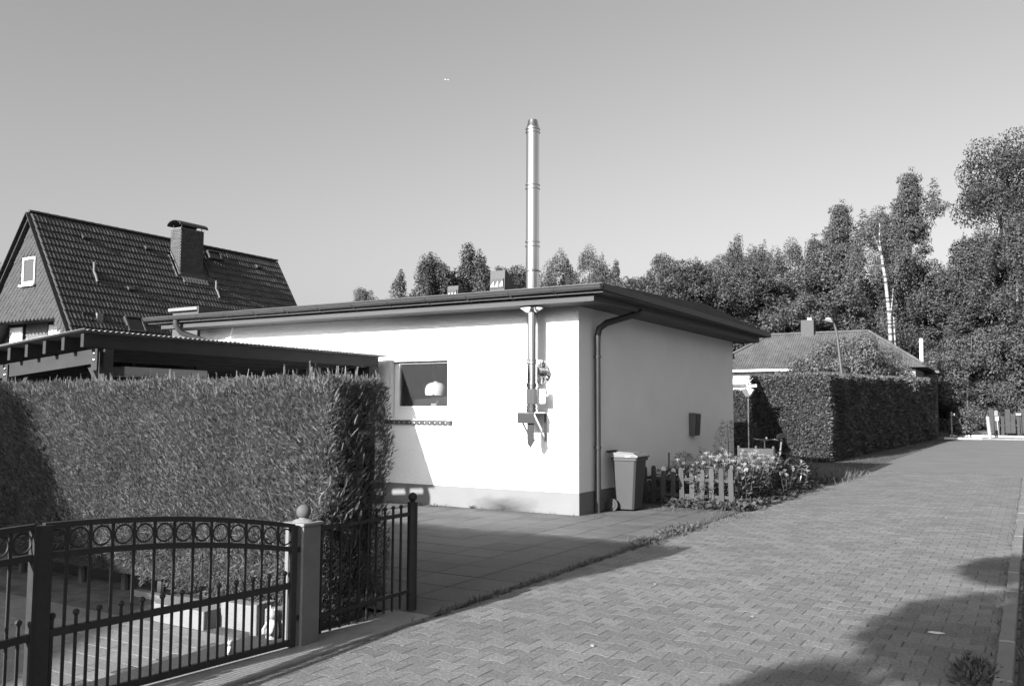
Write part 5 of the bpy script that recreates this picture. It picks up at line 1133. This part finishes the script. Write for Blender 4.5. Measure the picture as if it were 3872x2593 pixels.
BUSH = [('busha',-16.16,55.7,7.7,2.6,'dark bush above the hipped roof at its left end'),('bushb',-13.08,56.5,8.1,2.6,'pale bush behind the hipped house chimney'),('busha',-10.78,57.9,7.7,2.5,'dark bush behind the roof ridge'),('bushb',-8.1,59.6,7.6,2.5,'pale bush behind the right hip of the roof'),
 ('busha',-5.51,60.5,6.9,2.4,'dark bush behind the garage flue'),('bushb',-3.63,58.89+3.5,7.0,2.5,'pale bush right of the garage'),('busha',-1.0,66,7.9,2.8,'dark bush under the weeping birch'),('busha',-7.08,60.58,8.2,2.5,'tall bush beside the white birch stem'),
 ('bushb',-4.67,63.8,4.1,1.9,'low bush at the end of the long hedge'),('busha',-3.31,65.6,5.4,2.2,'rounded bush above the grass bank'),('bushb',-.9,67.2,6.2,2.6,'large pale bush over the board fence'),('bushb',-4.0,63.2,2.7,1.4,'smallest bush on the bank behind the grey post'),
 ('busha',-20.5,56.5,7.2,3.0,'wide bush hidden low behind the bungalow verge'),('busha',-37.9,62,9.5,3.0,'wide bush filling in left of the flue'),('busha',-30,66,9.0,3.5,'wide bush behind the bungalow roof corner'),('bushb',-25,66,9.0,3.5,'wide pale bush behind the verge trees')]
for a in BUSH:
    k = 1.15 if (a[2] < 61.5 and a[1] < -5 ) else (1.05 if a[1] > -5 else 1.0)
    tree(a[0], a[1]*k, a[2]*k, 1.6+(a[3]-1.6)*k, a[4]*k, a[5])
jn = [(-10.3,47.0,4.7,1.7,'arching evergreen shrub left of the street lamp pole'),(-8.8,47.6,5.6,2.1,'tallest arching evergreen shrub behind the street lamp pole'),(-7.6,48.4,5.7,2.1,'arching evergreen shrub right of the lamp hiding the roof corner'),(-6.9,51.5,5.2,1.8,'lower evergreen shrub next to the garage')]
for X, Y, h, rd, lb in jn:
    tree('bushb', X, Y, h, rd, lb, name='bush', leafm='hedge2')
# a small far-off wood that closes the horizon behind the single trees
def far_wood():
    n = 26000; x = rng.uniform(-150,60,n); y = 92 + rng.uniform(0,14,n); hgt = 9.5 + 1.6*np.sin(x*.21) + 1.4*np.sin(x*.47+1) ; z = hgt*rng.uniform(0,1,n)**.7
    sel = (x > -60)
    P_ = np.stack([x,y,z],1)[sel]; n = len(P_)
    V, F = place_leaves(P_, rng.normal(0,1,(n,3)), rng.normal(0,1,(n,3)), rng.uniform(.5,1.1,n), rng.uniform(.4,.8,n), LEAF_T, LEAF_F)
    link_mesh('far_wood', mesh_np('far_wood', V, F), M['leafmid'], kind='stuff')
far_wood()
# ---------------------------------------------------------------- an aircraft, tiny in the sky
ap_ = thing('airplane', 'tiny white airplane high in the clear sky', 'airplane', (-1882, 2672, 1258))
q0 = Vector((-1882, 2672, 1258)); fx = Vector((.84,.53,.02)).normalized(); fs = Vector((-fx.y, fx.x, 0)).normalized()
MB().tube([q0-fx*8, q0-fx*6, q0+fx*5, q0+fx*7.5, q0+fx*8.5], [.3,.9,1.0,.7,.1], 10).build('fuselage', M['white'], ap_, smooth=True)
def wing(a, b, c, d): MB().prism([a,b,c,d], lambda u,v: q0+fx*u+fs*v+Vector((0,0,.1)), lambda u,v: q0+fx*u+fs*v-Vector((0,0,.15))).build('wing', M['white'], ap_)
wing((2,0),(-2,-8.5),(-3.2,-8.5),(-1.5,0)); wing((2,0),(-2,8.5),(-3.2,8.5),(-1.5,0)); wing((-6,0),(-7.4,-3),(-8,-3),(-7.8,0)); wing((-6,0),(-7.4,3),(-8,3),(-7.8,0))
MB().prism([(-5.5,.5),(-7.5,3.6),(-8.4,3.6),(-8,.5)], lambda u,z: q0+fx*u+fs*.12+Vector((0,0,z)), lambda u,z: q0+fx*u-fs*.12+Vector((0,0,z))).build('tail_fin', M['white'], ap_)

# ---------------------------------------------------------------- neighbours behind the camera that throw the shadows seen in the picture
nb = thing('neighbour_house', 'neighbouring house with lean-to behind the photographer, shading the gate yard', 'house', (-12, -13, 0))
MB().prism([(-7.13,0),(-7.13,4.66),(-8.42,5.28),(-9.6,5.9),(-10.4,6.93),(-11,7.3),(-18,7.3),(-18,0)], lambda x,z:(x,-9,z), lambda x,z:(x,-17,z)).build('wall', M['palebrick'], nb)
nt_ = thing('broadleaf_tree', 'garden tree behind the photographer whose boughs shade the lane', 'tree', (1.4, -5.0, 0))
Pn, Dn = [], []
boughs = ((-2.0,-4.6,4.6,1.05,1.2,.55,5200),(-.5,-4.8,4.9,1.3,1.3,.8,6500),(1.2,-4.8,5.3,1.6,1.5,1.1,8000),(-2.2,-1.7,4.65,.45,.6,.26,1500),(-1.3,-1.9,4.7,.7,.6,.4,2000),(-3.2,-6.8,4.65,.32,.5,.2,900),(2.6,-5.4,4.4,1.4,1.4,1.1,6500))
for (bx, by, bz, rx, ry, rz_, n) in boughs:
    v = rng.normal(0,1,(n,3)); v /= np.linalg.norm(v,axis=1,keepdims=True); v *= rng.uniform(.1,1.08,n)[:,None]**.5
    Pn.append(np.array([bx,by,bz]) + v*np.array([rx,ry,rz_])); Dn.append(rng.normal(0,1,(n,3)))
Pn = np.concatenate(Pn); Dn = np.concatenate(Dn); n = len(Pn)
V, F = place_leaves(Pn - np.array([1.4,-5.0,0]), Dn, rng.normal(0,1,(n,3)), rng.uniform(.08,.16,n), rng.uniform(.05,.10,n), LEAF_T, LEAF_F)
link_mesh('crown', mesh_np('garden_crown', V, F), M['leafmid'], nt_)
tk = MB().tube([(1.4,-5.0,0),(1.42,-5.0,2.2),(1.3,-4.95,4.2),(1.2,-4.9,5.6)], [.20,.16,.12,.05], 10)
for (bx, by, bz, rx, ry, rz_, n) in boughs: tk.tube([(1.38,-5.0,2.4+.25*abs(bx)),((bx+1.4)/2,(by-5)/2,bz*.82),(bx,by,bz)], [.07,.05,.02], 7)
tk.build('trunk', M['bark'], nt_, smooth=True)
# unseen trees added across the lane to dim sky light on the side wall
for k in range(6):
    tree(('rounda','roundb','oak')[k % 3], 8.2+random.uniform(-.6,.6), 5.0+7.5*k, 6.6+random.uniform(-1,1.0), 2.1, '%s added tree of the unseen row across the lane, blocking sky light' % ('first','second','third','fourth','fifth','sixth','seventh','eighth','ninth')[k], name='broadleaf_tree', group='unseen trees added across the lane')
